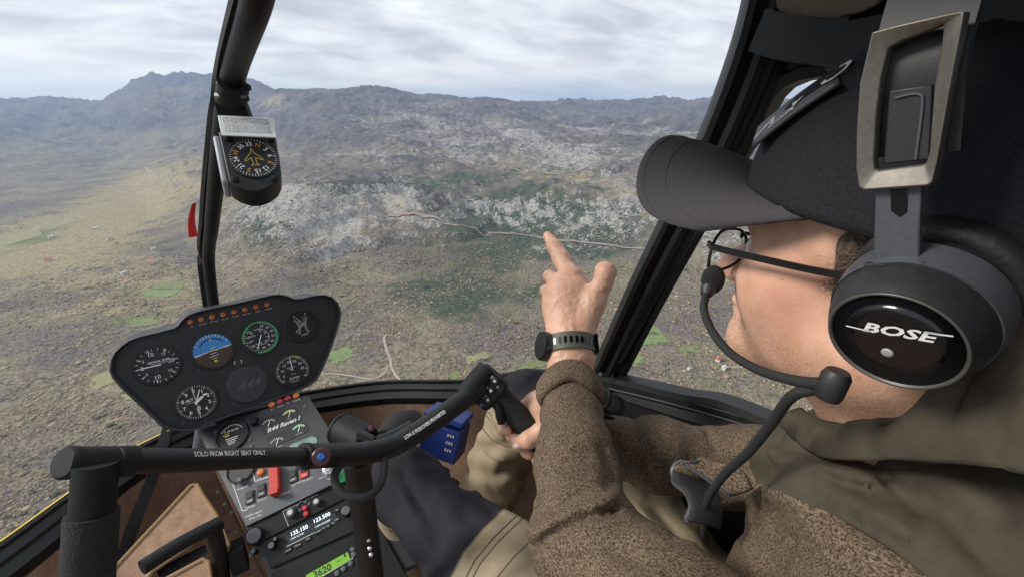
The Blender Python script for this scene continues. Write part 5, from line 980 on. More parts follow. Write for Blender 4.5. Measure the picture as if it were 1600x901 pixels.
hd = [ell((HX, .07, -.062), (.078, .098, .082)), ell((HX, .118, -.118), (.064, .072, .085), .03), cone((HX, .10, -.165), (HX, .172, -.200), .052, .022, .03),
      cone((HX - .052, .075, -.165), (HX - .016, .168, -.202), .024, .017, .03), cone((HX + .052, .075, -.165), (HX + .016, .168, -.202), .024, .017, .03),
      ell((HX - .036, .15, -.14), (.024, .03, .03), .03), ell((HX + .036, .15, -.14), (.024, .03, .03), .03), ell((HX, .172, -.088), (.05, .018, .014), .02),
      cut((HX - .033, .202, -.112), (.02, .02, .014), .015), cut((HX + .033, .202, -.112), (.02, .02, .014), .015),
      cone((HX, .178, -.104), (HX, .212, -.143), .008, .0115, .012), ell((HX - .011, .2, -.147), (.009, .01, .007), .008), ell((HX + .011, .2, -.147), (.009, .01, .007), .008),
      ell((HX, .19, -.168), (.023, .010, .006), .008), ell((HX, .187, -.178), (.02, .010, .0065), .008), ell((HX, .176, -.2), (.018, .015, .014), .015),
      cone((HX, .06, -.14), (HX, .03, -.262), .056, .054, .035), cone((HX - .01, .105, -.20), (HX, .08, -.255), .02, .018, .03), ell((HX - .082, .045, -.115), (.008, .02, .032), .01), ell((HX + .082, .045, -.115), (.008, .02, .032), .01)]
hv, hq = sdf_mesh(hd, .0026)
mid0 = lambda a, b, t: a * (1 - t) + b * t
# left hand, pointing
hl = [cone(P(884, 610, .665), P(884, 555, .69), .027, .0235), cone(P(898, 610, .665), P(899, 550, .69), .026, .0235), cone(P(885, 555, .69), P(880, 450, .745), .0235, .02, .025), cone(P(899, 550, .69), P(903, 462, .725), .0235, .021, .025), cone(P(885, 540, .70), P(868, 465, .745), .022, .017, .025), ell(P(888, 470, .735), (.036, .026, .036), .03),
      cone(P(905, 500, .72), P(895, 432, .745), .018, .0135, .02)]
hl += chain([P(891, 432, .745), P(877, 404, .77), P(867, 387, .787), P(856, 369, .802)], [.0165, .0132, .0115, .0085], .012)
hl += chain([P(868, 440, .755), P(859, 432, .787), P(866, 446, .802), P(878, 458, .785)], [.0135, .0115, .0105, .0095], .004)
hl += chain([P(862, 460, .752), P(854, 454, .782), P(864, 470, .797), P(876, 480, .78)], [.013, .0112, .010, .009], .004)
hl += chain([P(864, 484, .742), P(857, 481, .77), P(867, 493, .78), P(878, 500, .765)], [.012, .0105, .0095, .0085], .004)
hl += chain([P(908, 520, .70), P(927, 470, .705), P(942, 441, .702), P(947, 425, .702), P(941, 420, .712)], [.021, .0185, .0132, .0128, .0105], .012)
for q0, q1 in ((P(888, 545, .668), P(891, 440, .725)), (P(884, 545, .668), P(873, 442, .736)), (P(880, 545, .672), P(864, 462, .735))): hl.append(cone(mid0(q0, q1, .25), mid0(q0, q1, .97), .004, .0065, .010))
for q in (P(891, 434, .733), P(871, 438, .743), P(863, 458, .741)): hl.append(ell(q, (.009, .009, .009), .009))
vein = lambda *pts: chain([P(*q) for q in pts], [.003] * len(pts), .004)
hl += vein((896, 530, .664), (893, 500, .688), (899, 470, .698), (896, 448, .714)) + vein((893, 500, .688), (883, 478, .703), (878, 455, .722))
def hx(x, y, z): return (vn3(x * 420, y * 420, z * 160, 4) - .5) * .0009 + (vn3(x * 130, y * 130, z * 130, 5) - .5) * .0012
lv, lq = sdf_mesh(hl, .0015, hx)
# right hand closed on the grip
gq = [np.asarray(g_) for g_ in GRIP]; gd_ = unit(gq[3] - gq[0]); gr_ = unit(np.cross(gd_, AX_F))
if gr_ @ AX_R < 0: gr_ = -gr_
gf = np.cross(gr_, gd_); gf = gf if gf @ AX_F > 0 else -gf
def on_grip(t, ang, r): c = gq[0] + gd_ * t; return c + gr_ * (math.cos(R_(ang)) * r) + gf * (math.sin(R_(ang)) * r)
hr = [cone(WR_R + np.array([.06, -.05, 0]), WR_R, .029, .027), cone(WR_R, on_grip(.075, 20, .038), .026, .021, .025), cone(WR_R, on_grip(.1, 15, .036), .024, .019, .025), ell(on_grip(.08, 30, .036), (.022, .03, .026), .02)]
for i, t in enumerate((.058, .076, .093, .109)): hr += chain([on_grip(t + .004, 40, .034), on_grip(t, 90, .03), on_grip(t, 135, .029), on_grip(t + .001, 172, .0275), on_grip(t + .002, 202, .0262)], [.0115, .0105, .0095, .009, .0078], .006)
hr += chain([on_grip(.098, -10, .036), on_grip(.092, -60, .034), on_grip(.088, -100, .031), on_grip(.084, -145, .029)], [.0155, .0125, .0115, .009], .01)
rv, rq_ = sdf_mesh(hr, .0022)
# the rest of the body under the clothes
bd = chain([(HX, .03, -.27), (HX, .0, -.42), (.33, .0, -.62), (.33, .03, -.78)], [.03, .07, .08, .09], .05) + chain([SH_L + np.array([.03, 0, .01]), EL_L, P(895, 620, .655)], [.045, .036, .03], .03) + chain([SH_R - np.array([.03, 0, -.01]), EL_R, WR_R], [.045, .036, .026], .03) + chain([(.25, .1, -.74), (.145, .64, -.69), (.13, .74, -1.02)], [.06, .04, .03], .03) + chain([(.41, .1, -.735), (.44, .4, -.69), (.46, .69, -.66), (.36, .765, -.99)], [.06, .05, .035, .03], .03)
bv, bq_ = sdf_mesh(bd, .012)
V_ = np.vstack([hv, lv, rv, bv]); o1, o2, o3 = len(hv), len(hv) + len(lv), len(hv) + len(lv) + len(rv); Q_ = np.vstack([hq, lq + o1, rq_ + o2, bq_ + o3])
V_ = np.vstack([relax(hv, hq, 2), relax(lv, lq, 1), relax(rv, rq_, 1), bv])
BODY = np_mesh('body', V_, Q_, skin, MAN); tone = np.zeros((len(V_), 4)); tone[:, 3] = 1
d2 = lambda c, r: np.exp(-np.sum(((V_ - np.asarray(c)) / r) ** 2, 1))
tone[:, 0] = np.clip(.8 * d2((HX - .05, .13, -.135), .03) + .6 * d2((HX, .21, -.143), .02) + .7 * d2((HX, .188, -.173), .012) + .5 * d2(P(893, 434, .735), .02) + .5 * d2(P(868, 440, .745), .015) + .6 * d2(P(856, 369, .8), .014) + .5 * d2(P(946, 424, .695), .018), 0, 1)
hm2 = (np.arange(len(V_)) < o1); tone[:, 1] = hm2 * np.clip(sstep(-.15, -.19, V_[:, 2]) * sstep(.03, .09, V_[:, 1]) * sstep(-.265, -.225, V_[:, 2]), 0, 1) * .75
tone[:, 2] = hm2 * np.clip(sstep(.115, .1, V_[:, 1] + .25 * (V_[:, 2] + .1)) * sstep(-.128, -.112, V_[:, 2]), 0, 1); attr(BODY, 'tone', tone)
# finger nails that show
nail = mat('nail', (.72, .5, .43), .3)
for c, n_, t_, s in ((P(936.5, 419, .7065), -AX_F + AX_U * .5, -AX_R, .0055), (on_grip(.085, -135, .0385), -gf * .9 + gr_ * -.6, -gr_, .006)):
    n_ = unit(n_); t_ = unit(np.asarray(t_) - n_ * (np.asarray(t_) @ n_)); mesh_from('nail', *prism_vf([(1.25 * s * math.cos(a), s * math.sin(a)) for a in np.linspace(0, 2 * math.pi, 14)[:-1]], t_, np.cross(n_, t_), c, -.002, .0006), nail, MAN, True)
for sx_ in (-1, 1):
    e = mesh_from('eye', *lathe_vf([(.0005, -.0115), (.007, -.0095), (.0115, 0), (.0095, .0068), (.0055, .0101), (.0005, .0115)], (HX + sx_ * .033, .173, -.112), (0, 1, 0), 18), mat('eye_white', (.75, .72, .7), .25), MAN, True); mesh_from('iris', *lathe_vf([(.0052, .0104), (.003, .0118), (.0004, .0122)], (HX + sx_ * .033, .173, -.112), (0, 1, 0), 14), mat('iris', (.05, .035, .02), .15), e, True)
# hair below the cap
hairm = mat('brown_hair', ((.035, .022, .015), (.12, .08, .05)), .6, noise=(260, .35, .65, 2), bump=(500, .9, .003))
hv2, hq2 = sdf_mesh([ell((HX, .058, -.062), (.0805, .094, .080)), cone((HX - .068, .098, -.085), (HX - .0645, .101, -.122), .011, .005, .012), cone((HX + .068, .098, -.085), (HX + .0645, .101, -.122), .011, .005, .012), cone((HX - .03, -.03, -.10), (HX - .03, -.022, -.16), .04, .02), cone((HX + .03, -.03, -.10), (HX + .03, -.022, -.16), .04, .02), cut((HX, .17, -.1), (.1, .075, .12), .01)], .004); np_mesh('hair', relax(hv2, hq2, 1), hq2, hairm, MAN)
# ---------------------------------------------------------------- jacket
def cloth_mat(name, a, b_, c, d_):
    """heather knit (a, b) with a plain woven yoke (c, d) where the 'yoke' attribute is set"""
    m = bpy.data.materials.new(name); m.use_nodes = True; t = m.node_tree; bs = t.nodes['Principled BSDF']; bs.inputs['Roughness'].default_value = .95; bs.inputs['Specular IOR Level'].default_value = .12
    tc_ = t.nodes.new('ShaderNodeTexCoord'); at_ = t.nodes.new('ShaderNodeAttribute'); at_.attribute_name = 'yoke'; at = t.nodes.new('ShaderNodeClamp'); shp = t.nodes.new('ShaderNodeMapRange'); shp.inputs[1].default_value = .49; shp.inputs[2].default_value = .51; t.links.new(at_.outputs['Fac'], shp.inputs[0]); t.links.new(shp.outputs[0], at.inputs[0])
    mp_ = t.nodes.new('ShaderNodeMapping'); mp_.inputs['Scale'].default_value = (1, .5, .7); t.links.new(tc_.outputs['Object'], mp_.inputs[0])
    def nz(s, d, vec): n = t.nodes.new('ShaderNodeTexNoise'); n.inputs['Scale'].default_value = s; n.inputs['Detail'].default_value = d; n.inputs['Roughness'].default_value = .7; t.links.new(vec, n.inputs['Vector']); return n.outputs[0]
    def mx(f, p, q):
        n = t.nodes.new('ShaderNodeMix'); n.data_type = 'RGBA'; t.links.new(f, n.inputs[0])
        for i, v in ((6, p), (7, q)):
            if isinstance(v, tuple): n.inputs[i].default_value = (*v, 1)
            else: t.links.new(v, n.inputs[i])
        return n.outputs[2]
    def mr(x, lo, hi): n = t.nodes.new('ShaderNodeMapRange'); n.inputs[1].default_value = lo; n.inputs[2].default_value = hi; t.links.new(x, n.inputs[0]); return n.outputs[0]
    kn = nz(800, 3, mp_.outputs[0]); knit = mx(mr(kn, .38, .64), a, b_); knit = mx(mr(nz(20, 3, tc_.outputs['Object']), .3, .75), knit, mx(mr(kn, .4, .66), tuple(v * .8 for v in a), tuple(v * .85 for v in b_)))
    yk_ = mx(mr(nz(30, 4, tc_.outputs['Object']), .3, .7), c, d_); col = mx(at.outputs[0], knit, yk_); t.links.new(col, bs.inputs['Base Color'])
    hb = t.nodes.new('ShaderNodeMath'); hb.operation = 'MULTIPLY'; iv = t.nodes.new('ShaderNodeMath'); iv.operation = 'SUBTRACT'; iv.inputs[0].default_value = 1.05; t.links.new(at.outputs[0], iv.inputs[1]); t.links.new(kn, hb.inputs[0]); t.links.new(iv.outputs[0], hb.inputs[1])
    bp_ = t.nodes.new('ShaderNodeBump'); bp_.inputs['Strength'].default_value = .8; bp_.inputs['Distance'].default_value = .003; t.links.new(hb.outputs[0], bp_.inputs['Height']); t.links.new(bp_.outputs[0], bs.inputs['Normal']); return m
def add_crease(m, scale=13, dist=.02, strength=.6, stretch=(1, 1, 1)):
    t = m.node_tree; b = t.nodes['Principled BSDF']; tc_ = t.nodes.new('ShaderNodeTexCoord'); mp_ = t.nodes.new('ShaderNodeMapping'); mp_.inputs['Scale'].default_value = stretch; t.links.new(tc_.outputs['Object'], mp_.inputs[0])
    n = t.nodes.new('ShaderNodeTexNoise'); n.noise_type = 'RIDGED_MULTIFRACTAL'; n.inputs['Scale'].default_value = scale; n.inputs['Detail'].default_value = 2; n.inputs['Distortion'].default_value = .6; t.links.new(mp_.outputs[0], n.inputs['Vector'])
    bp_ = t.nodes.new('ShaderNodeBump'); bp_.inputs['Strength'].default_value = strength; bp_.inputs['Distance'].default_value = dist; t.links.new(n.outputs[0], bp_.inputs['Height']); old = b.inputs['Normal'].links
    if old: t.links.new(old[0].from_socket, bp_.inputs['Normal'])
    t.links.new(bp_.outputs[0], b.inputs['Normal'])
knit = cloth_mat('heather_knit', (.048, .033, .023), (.29, .215, .15), (.052, .045, .033), (.075, .064, .047))
add_crease(knit, 12, .02, .4, (1, .7, 1.4))
def mid(a, b, t): return np.asarray(a) * (1 - t) + np.asarray(b) * t
FA = unit(WR_L - EL_L); UA = unit(EL_L - SH_L)
jk = chain([(HX + .005, .025, -.32), (HX + .01, .0, -.42), (.34, .02, -.60), (.335, .05, -.75)], [.082, .125, .13, .135], .06)
jk += [ell((HX, .03, -.278), (.1, .092, .05), .03), ell((.26, -.02, -.37), (.1, .085, .09), .06), ell((.42, -.02, -.37), (.1, .085, .09), .06), cone((.30, -.02, -.25), SH_L + np.array([.03, .01, .03]), .06, .06, .05), cone((.37, -.02, -.25), SH_R + np.array([-.01, 0, .02]), .05, .055, .06)]
jk += chain([SH_L, mid(SH_L, EL_L, .5), EL_L], [.066, .055, .047], .03) + chain([EL_L, mid(EL_L, P(890, 610, .66), .45), P(890, 617, .655)], [.048, .043, .041], .03)
jk += chain([SH_R, mid(SH_R, EL_R, .5), EL_R], [.068, .06, .053], .05) + chain([EL_R, mid(EL_R, WR_R, .5), mid(EL_R, WR_R, .97)], [.052, .047, .04], .03)
# rolled cuff
cz = P(890, 598, .664); 
f1, f2, f3 = fold(EL_L, FA, 24, 7, .011, 3), fold(SH_L, UA, 20, 6, .012, 4), fold(np.array([.33, 0, -.4]), (0, .2, 1), 14, 6, .014, 5); f5 = fold(np.array([.2, .1, -.3]), (.25, .55, .8), 17, 4.5, .017, 23); f4 = fold(EL_R, WR_R - EL_R, 22, 7, .012, 8)
def pdist(px_, py_, L):
    best = np.full(len(px_), 1e9)
    for (x0, y0), (x1, y1) in zip(L[:-1], L[1:]):
        t = np.clip(((px_ - x0) * (x1 - x0) + (py_ - y0) * (y1 - y0)) / ((x1 - x0) ** 2 + (y1 - y0) ** 2), 0, 1); best = np.minimum(best, np.hypot(px_ - x0 - t * (x1 - x0), py_ - y0 - t * (y1 - y0)))
    return best
# the folds the photograph shows: (line, half width in photo pixels, height in metres)
FOLDS = [([(1178, 702), (1250, 719), (1325, 733), (1368, 754)], 15, .009), ([(1275, 736), (1320, 758), (1362, 764), (1385, 752)], 9, -.009), ([(1322, 714), (1375, 730), (1408, 770), (1440, 800)], 11, -.010), ([(1216, 760), (1278, 735), (1330, 775), (1420, 830)], 14, .007),
         ([(1225, 700), (1300, 714), (1400, 720), (1500, 716), (1600, 710)], 12, -.006), ([(1400, 720), (1480, 745), (1560, 800)], 26, .010), ([(1440, 770), (1500, 830), (1560, 901)], 14, -.008), ([(1250, 786), (1330, 816), (1400, 856), (1455, 898)], 7, -.005),
         ([(1290, 790), (1300, 806)], 5, -.005), ([(1330, 800), (1345, 822)], 5, -.005), ([(1370, 820), (1385, 846)], 5, -.005), ([(1405, 846), (1420, 870)], 5, -.005),
         ([(830, 858), (870, 830), (915, 808), (958, 797)], 9, -.010), ([(835, 832), (880, 806), (930, 788), (955, 775)], 13, .008), ([(840, 800), (880, 785), (915, 768)], 8, -.005), ([(940, 700), (952, 735), (950, 760)], 9, -.006), ([(850, 700), (880, 712), (920, 708)], 10, -.004),
         ([(1105, 812), (1135, 806), (1155, 828)], 10, -.012), ([(1118, 796), (1150, 778), (1190, 768), (1250, 786)], 16, .010), ([(1000, 830), (1060, 822), (1090, 835)], 16, .006), ([(960, 860), (1000, 880)], 12, -.005), ([(1180, 830), (1260, 850), (1340, 890)], 12, -.006),
         ([(992, 660), (1002, 690), (1012, 735)], 8, -.008), ([(1108, 680), (1118, 705)], 7, -.008), ([(1045, 672), (1060, 700), (1058, 730)], 12, .006), ([(960, 690), (975, 715)], 8, -.005)]
def jx(x, y, z):
    p = np.stack([x, y, z], -1); wr = (x > .36) & (y > .17); qx, qy = proj(p); bb = np.zeros(len(x)); dd = (p - CAM) @ AX_F
    for L, w_, a_ in FOLDS: bb -= .8 * a_ * np.exp(-(pdist(qx, qy, np.array(L, float)) / w_) ** 2)
    return np.where(wr, .7 * f4(x, y, z), np.where((y > .21) & (x < .36), .7 * f1(x, y, z), .4 * f2(x, y, z) + .3 * f3(x, y, z) + .35 * f5(x, y, z))) + (vn3(x * 60, y * 60, z * 60, 2) - .5) * .003 + bb
jv, jq = sdf_mesh(jk, .0042, jx); jv = relax(jv, jq, 1, .4)
# open the sleeves at the cuffs and the neck hole: drop faces past the cuff planes
def keep_faces(V_, Q_, m): return Q_[m[Q_].all(1)]
km = np.ones(len(jv), bool); km &= ~((((jv - P(890, 612, .657)) @ FA) > .003) & (jv[:, 1] > .33) & (np.linalg.norm(jv - P(890, 612, .657), axis=1) < .09)); wrd = unit(WR_R - EL_R); km &= ~((((jv - mid(EL_R, WR_R, .97)) @ wrd) > .0) & (jv[:, 1] > .3) & (np.linalg.norm(jv - mid(EL_R, WR_R, .97), axis=1) < .08))
jq = keep_faces(jv, jq, km)
JK = np_mesh('jacket', jv, jq, knit, MAN)
jpx, jpy = proj(jv); YL = np.array([(1140, 560), (1166, 650), (1172, 730), (1182, 752), (1230, 772), (1300, 802), (1380, 850), (1450, 900), (1520, 960), (1700, 1100)], float)
def side_of(px_, py_, L):
    best = np.full(len(px_), 1e9); sg = np.zeros(len(px_))
    for (x0, y0), (x1, y1) in zip(L[:-1], L[1:]):
        t = np.clip(((px_ - x0) * (x1 - x0) + (py_ - y0) * (y1 - y0)) / ((x1 - x0) ** 2 + (y1 - y0) ** 2), 0, 1); dx_, dy_ = px_ - x0 - t * (x1 - x0), py_ - y0 - t * (y1 - y0); d = np.hypot(dx_, dy_); s = np.sign((x1 - x0) * (py_ - y0) - (y1 - y0) * (px_ - x0)); u = d < best; best = np.where(u, d, best); sg = np.where(u, s, sg)
    return best * sg
sd_ = side_of(jpx, jpy, YL); yoke = np.clip(.5 - sd_ / 80, 0, 1) * (jv[:, 1] < .22) * (jv[:, 2] > -.6); attr(JK, 'yoke', yoke.astype(np.float32))
# rolled cuff of the left sleeve
T_, A_, B_ = FA, unit(np.cross(FA, [0, 0, 1])), None; B_ = np.cross(T_, A_); ring = [P(890, 612, .657) + (A_ * math.cos(a) + B_ * math.sin(a)) * .0405 + T_ * .004 * math.sin(3 * a) for a in np.linspace(0, 2 * math.pi, 41)]
vv, ff = sweep_vf(np.array(ring), [(.021 * math.cos(t), .0095 * math.sin(t)) for t in np.linspace(0, 2 * math.pi, 13)[:-1]], up=T_, cap=False); CF = mesh_from('cuff', vv, ff, knit, MAN, True); attr(CF, 'yoke', np.zeros(len(vv), np.float32))
# collar standing open round the neck, and the unzipped flap with its zip teeth
def ribbon(name, top, bot, m, parent, th=.004, n=10, curve=0, wob=0):
    a, b = catmull(top, n), catmull(bot, n); k = len(a); rows = 14 if wob else 6; V_ = []
    for j in range(rows + 1):
        t = j / rows; nrm = np.cross(np.gradient(a, axis=0), b - a); nrm /= np.linalg.norm(nrm, axis=1)[:, None] + 1e-9; V_.append(a * (1 - t) + b * t + nrm * curve * 4 * t * (1 - t))
    V_ = np.vstack(V_); V_ = V_ + wob * ((np.abs(vn3(V_[:, 0] * 38, V_[:, 1] * 60, V_[:, 2] * 22, 6) - .5) * 2 - .5)[:, None] * np.array([-1, .2, .5])); F_ = [(j * k + i, j * k + i + 1, (j + 1) * k + i + 1, (j + 1) * k + i) for j in range(rows) for i in range(k - 1)]; o = mesh_from(name, V_, F_, m, parent, True); s = o.modifiers.new('thick', 'SOLIDIFY'); s.thickness = th; s.offset = 0; return o
yk_m = mat('olive_weave', ((.052, .045, .033), (.075, .064, .047)), .9, spec=.15, noise=(30, .3, .7), bump=(900, .3, .0008)); add_crease(yk_m, 13, .03, .75); dark_in = mat('dark_lining', (.012, .012, .013), .8, bump=(500, .3, .001))
rim_t = [PX(1248, 640, .30), PX(1300, 664, .272), PX(1360, 660, .26), PX(1425, 642, .252), PX(1480, 592, .25), PX(1530, 545, .25), PX(1620, 470, .25), (.28, -.045, -.12), (.335, -.06, -.205), (.395, -.03, -.215), (.415, .05, -.235), (.41, .11, -.25)]
rim_b = [PX(1222, 664, .31), PX(1272, 704, .272), PX(1350, 716, .243), PX(1440, 716, .23), PX(1520, 722, .222), PX(1600, 735, .215), PX(1720, 750, .215), (.24, -.1, -.30), (.335, -.09, -.27), (.41, -.06, -.275), (.435, .05, -.295), (.425, .11, -.31)]
ribbon('collar', rim_t, rim_b, yk_m, JK, .007, 10, -.006, .012)
fl_t = [P(1140, 772, 0.414), P(1112, 752, 0.427), P(1086, 733, 0.441), P(1064, 721, 0.450), P(1051, 732, 0.450), P(1053, 752, 0.446), P(1071, 768, 0.436), P(1079, 790, 0.423), P(1072, 812, 0.414)]
fl_b = [P(1175, 762, 0.410), P(1160, 735, 0.423), P(1130, 722, 0.436), P(1095, 716, 0.450), P(1105, 748, 0.455), P(1118, 768, 0.450), P(1124, 786, 0.441), P(1126, 804, 0.427), P(1122, 826, 0.419)]
lap = ribbon('lapel', fl_t[:5], fl_b[:5], knit, JK, .005, 8, .004); attr(lap, 'yoke', np.zeros(len(lap.data.vertices), np.float32)); ribbon('lapel_lining', fl_t[3:], fl_b[3:], dark_in, JK, .004, 8, .004)
ztop = catmull(fl_t, 26); zm = mat('zip_teeth', (.09, .09, .095), .5, .3); mesh_from('zip', *join_vf([box_vf(ztop[i], unit(ztop[i + 1] - ztop[i]), AX_U, AX_F, .0014, .0035, .004) for i in range(0, len(ztop) - 1, 3)] + [sweep_vf(ztop, circ(.0013, 6))]), zm, JK)
# ---------------------------------------------------------------- trousers
LT = [np.array(q) for q in ((.255, .08, -.735), (.19, .38, -.695), (.142, .665, -.682))]; RT = [np.array(q) for q in ((.41, .08, -.735), (.44, .4, -.69), (.462, .70, -.655))]
LA, RA = np.array([.125, .73, -1.0]), np.array([.355, .77, -1.0])
tr = [ell((.33, .0, -.76), (.17, .14, .12), .05)] + chain(LT, [.097, .08, .062], .05) + chain([LT[2], mid(LT[2], LA, .5), LA], [.058, .056, .05], .03) + chain(RT, [.1, .088, .07], .05) + chain([RT[2], mid(RT[2], RA, .5), RA], [.070, .074, .066], .03)
tf1, tf2 = fold(LT[0], LT[2] - LT[0] + np.array([.25, 0, 0]), 13, 6, .016, 12), fold(LT[2], LA - LT[2], 16, 7, .02, 13)
TFOLDS = [([(630, 745), (668, 800), (690, 870)], 12, -.010), ([(655, 735), (700, 790), (722, 850)], 16, .008), ([(690, 735), (735, 770), (770, 800)], 11, -.008), ([(612, 770), (632, 820), (668, 880)], 11, -.009), ([(740, 870), (790, 840), (830, 850)], 12, -.007), ([(770, 900), (820, 870)], 14, .007),
          ([(715, 690), (760, 700), (800, 690)], 9, -.008), ([(735, 660), (770, 672), (800, 664)], 9, -.007), ([(720, 730), (770, 742), (815, 735)], 10, -.008), ([(960, 745), (1010, 770), (1050, 775)], 10, .008), ([(950, 770), (1000, 790)], 8, -.007)]
def tx(x, y, z):
    qx, qy = proj(np.stack([x, y, z], -1)); bb = 0
    for L, w_, a_ in TFOLDS: bb = bb - a_ * np.exp(-(pdist(qx, qy, np.array(L, float)) / w_) ** 2)
    return bb + np.where(z < -.76, tf2(x, y, z), tf1(x, y, z)) + (vn3(x * 30, y * 30, z * 30, 3) - .5) * .006
tv, tq = sdf_mesh(tr, .0065, tx); tv = relax(tv, tq, 2, .4)
tm = bpy.data.materials.new('trouser_cloth'); tm.use_nodes = True
def build_trouser():
    t = tm.node_tree; b = t.nodes['Principled BSDF']; b.inputs['Roughness'].default_value = .9; b.inputs['Specular IOR Level'].default_value = .15; tc_ = t.nodes.new('ShaderNodeTexCoord'); at = t.nodes.new('ShaderNodeAttribute'); at.attribute_name = 'leg'; s = t.nodes.new('ShaderNodeSeparateColor'); t.links.new(at.outputs['Color'], s.inputs[0])
    n = t.nodes.new('ShaderNodeTexNoise'); n.inputs['Scale'].default_value = 25; n.inputs['Detail'].default_value = 6; t.links.new(tc_.outputs['Object'], n.inputs['Vector']); n2_ = t.nodes.new('ShaderNodeTexNoise'); n2_.inputs['Scale'].default_value = 900; t.links.new(tc_.outputs['Object'], n2_.inputs['Vector'])
    def mx(f, p, q):
        k = t.nodes.new('ShaderNodeMix'); k.data_type = 'RGBA'; t.links.new(f, k.inputs[0])
        for i, v in ((6, p), (7, q)):
            if isinstance(v, tuple): k.inputs[i].default_value = (*v, 1)
            else: t.links.new(v, k.inputs[i])
        return k.outputs[2]
    def mr(x, lo, hi): k = t.nodes.new('ShaderNodeMapRange'); k.inputs[1].default_value = lo; k.inputs[2].default_value = hi; t.links.new(x, k.inputs[0]); return k.outputs[0]
    def op(o, x, y):
        k = t.nodes.new('ShaderNodeMath'); k.operation = o
        for i, v in enumerate((x, y)):
            if isinstance(v, float): k.inputs[i].default_value = v
            else: t.links.new(v, k.inputs[i])
        return k.outputs[0]
    tan = mx(mr(n.outputs[0], .3, .7), (.27, .215, .14), (.36, .295, .205)); tan = mx(mr(n2_.outputs[0], .35, .8), tan, (.22, .175, .115))
    # stitched seams at fixed distances from the panel edge
    st = None
    for c_ in (.018, .026, .055): d = op('ABSOLUTE', op('SUBTRACT', s.outputs[1], .5 - c_), 0.); k = op('LESS_THAN', d, .0011); st = k if st is None else op('MAXIMUM', st, k)
    tan = mx(st, tan, (.1, .078, .05)); dk = mx(mr(n.outputs[0], .3, .7), (.019, .0185, .023), (.028, .0265, .032))
    t.links.new(mx(mr(s.outputs[1], .498, .502), tan, dk), b.inputs['Base Color']); bp_ = t.nodes.new('ShaderNodeBump'); bp_.inputs['Strength'].default_value = .35; bp_.inputs['Distance'].default_value = .0012; t.links.new(n2_.outputs[0], bp_.inputs['Height']); t.links.new(bp_.outputs[0], b.inputs['Normal'])
build_trouser(); add_crease(tm, 9, .035, .8, (1.4, .7, 1))
TRS = np_mesh('trousers', tv, tq, tm, MAN); tpx, tpy = proj(tv)
# dark knee panels: signed distance (metres) from the panel edge, stored round 0.5
leftleg = tv[:, 0] < .295 - .0 * tv[:, 1]
eL = side_of(tpx, tpy, np.array([(740, 640), (790, 720), (792, 790), (755, 826), (725, 862), (700, 910), (680, 1000)], float)) * .00085
low = (tv[:, 2] + .745 + .25 * np.clip(.62 - tv[:, 1], -.1, .4)) ; pan = np.minimum(-eL if False else eL, low); pan = np.where(leftleg, pan, np.minimum(tv[:, 1] - .60, tv[:, 2] + .67)); attr(TRS, 'leg', np.column_stack([leftleg * 1., np.clip(.5 + pan, 0, 1), np.zeros(len(tv)), np.ones(len(tv))]))
for A0, lab in ((LA, 1), (RA, 2)):
    sv, sq_ = sdf_mesh([cone(A0 + np.array([0, -.02, -.04]), A0 + np.array([0, .16, -.065]), .042, .036, .03), cone(A0, A0 + np.array([0, 0, -.05]), .045, .045, .03)], .008); np_mesh('shoe', relax(sv, sq_, 1), sq_, M['leather'], MAN)
# ================================================================== WORN THINGS
# cap
CAP = empty('cap', (HX, .08, -.05), 'black baseball cap with a curved brim and lettered front patch', 'cap')
capm = mat('black_cap_cotton', ((.014, .0145, .017), (.024, .025, .029)), .9, spec=.15, noise=(500, .3, .7), bump=(700, .7, .0012)); cc = np.array([HX, .085, -.062]); cr_ = np.array([.092, .114, .103])
def crown_pt(th, ph, k=1.0):    # th: azimuth from front, ph: 0 at the band, 1 at the button
    a = ph * math.pi / 2; rr0 = math.cos(a) ** .95; q = np.array([math.sin(th) * rr0 * cr_[0], math.cos(th) * rr0 * cr_[1], math.sin(a) * cr_[2]])
    f_ = max(0, math.cos(th)); q[1] += .003 * f_ * math.sin(2 * a); seam = abs(((th / (math.pi / 3)) + .5) % 1 - .5) if True else 0
    q *= 1 - .012 * math.exp(-(min(abs((th / (math.pi / 3)) % 1), 1 - abs((th / (math.pi / 3)) % 1)) / .018) ** 2)
    return cc + q * k + np.array([0, 0, -.016 * (1 - ph) * (1 - math.cos(th)) * .6])
nth, nph = 192, 30; V_ = [crown_pt(2 * math.pi * i / nth, j / nph) for j in range(nph) for i in range(nth)] + [crown_pt(0, 1)]
F_ = [(j * nth + i, j * nth + (i + 1) % nth, (j + 1) * nth + (i + 1) % nth, (j + 1) * nth + i) for j in range(nph - 1) for i in range(nth)] + [((nph - 1) * nth + i, (nph - 1) * nth + (i + 1) % nth, len(V_) - 1) for i in range(nth)]
cw = mesh_from('crown', V_, F_, capm, CAP, True); s_ = cw.modifiers.new('thick', 'SOLIDIFY'); s_.thickness = .003; s_.offset = -1
def brim_pt(u, v):
    root = crown_pt(u * R_(74), .02, 1.0); ph = u * math.pi / 2; xx = .088 * math.copysign(abs(math.sin(ph)) ** .75, u); tip = np.array([HX + xx, .195 + .103 * math.cos(ph) ** .55, 0]); tip[2] = -.030 - .064 * (xx / .088) ** 2
    m = root * (1 - v) + tip * v; m[2] += .006 * math.sin(math.pi * v) * (1 - abs(u)); return m
nu, nv_ = 60, 20; V_ = [brim_pt(-1 + 2 * i / nu, j / nv_) for j in range(nv_ + 1) for i in range(nu + 1)]; F_ = [(j * (nu + 1) + i, j * (nu + 1) + i + 1, (j + 1) * (nu + 1) + i + 1, (j + 1) * (nu + 1) + i) for j in range(nv_) for i in range(nu)]
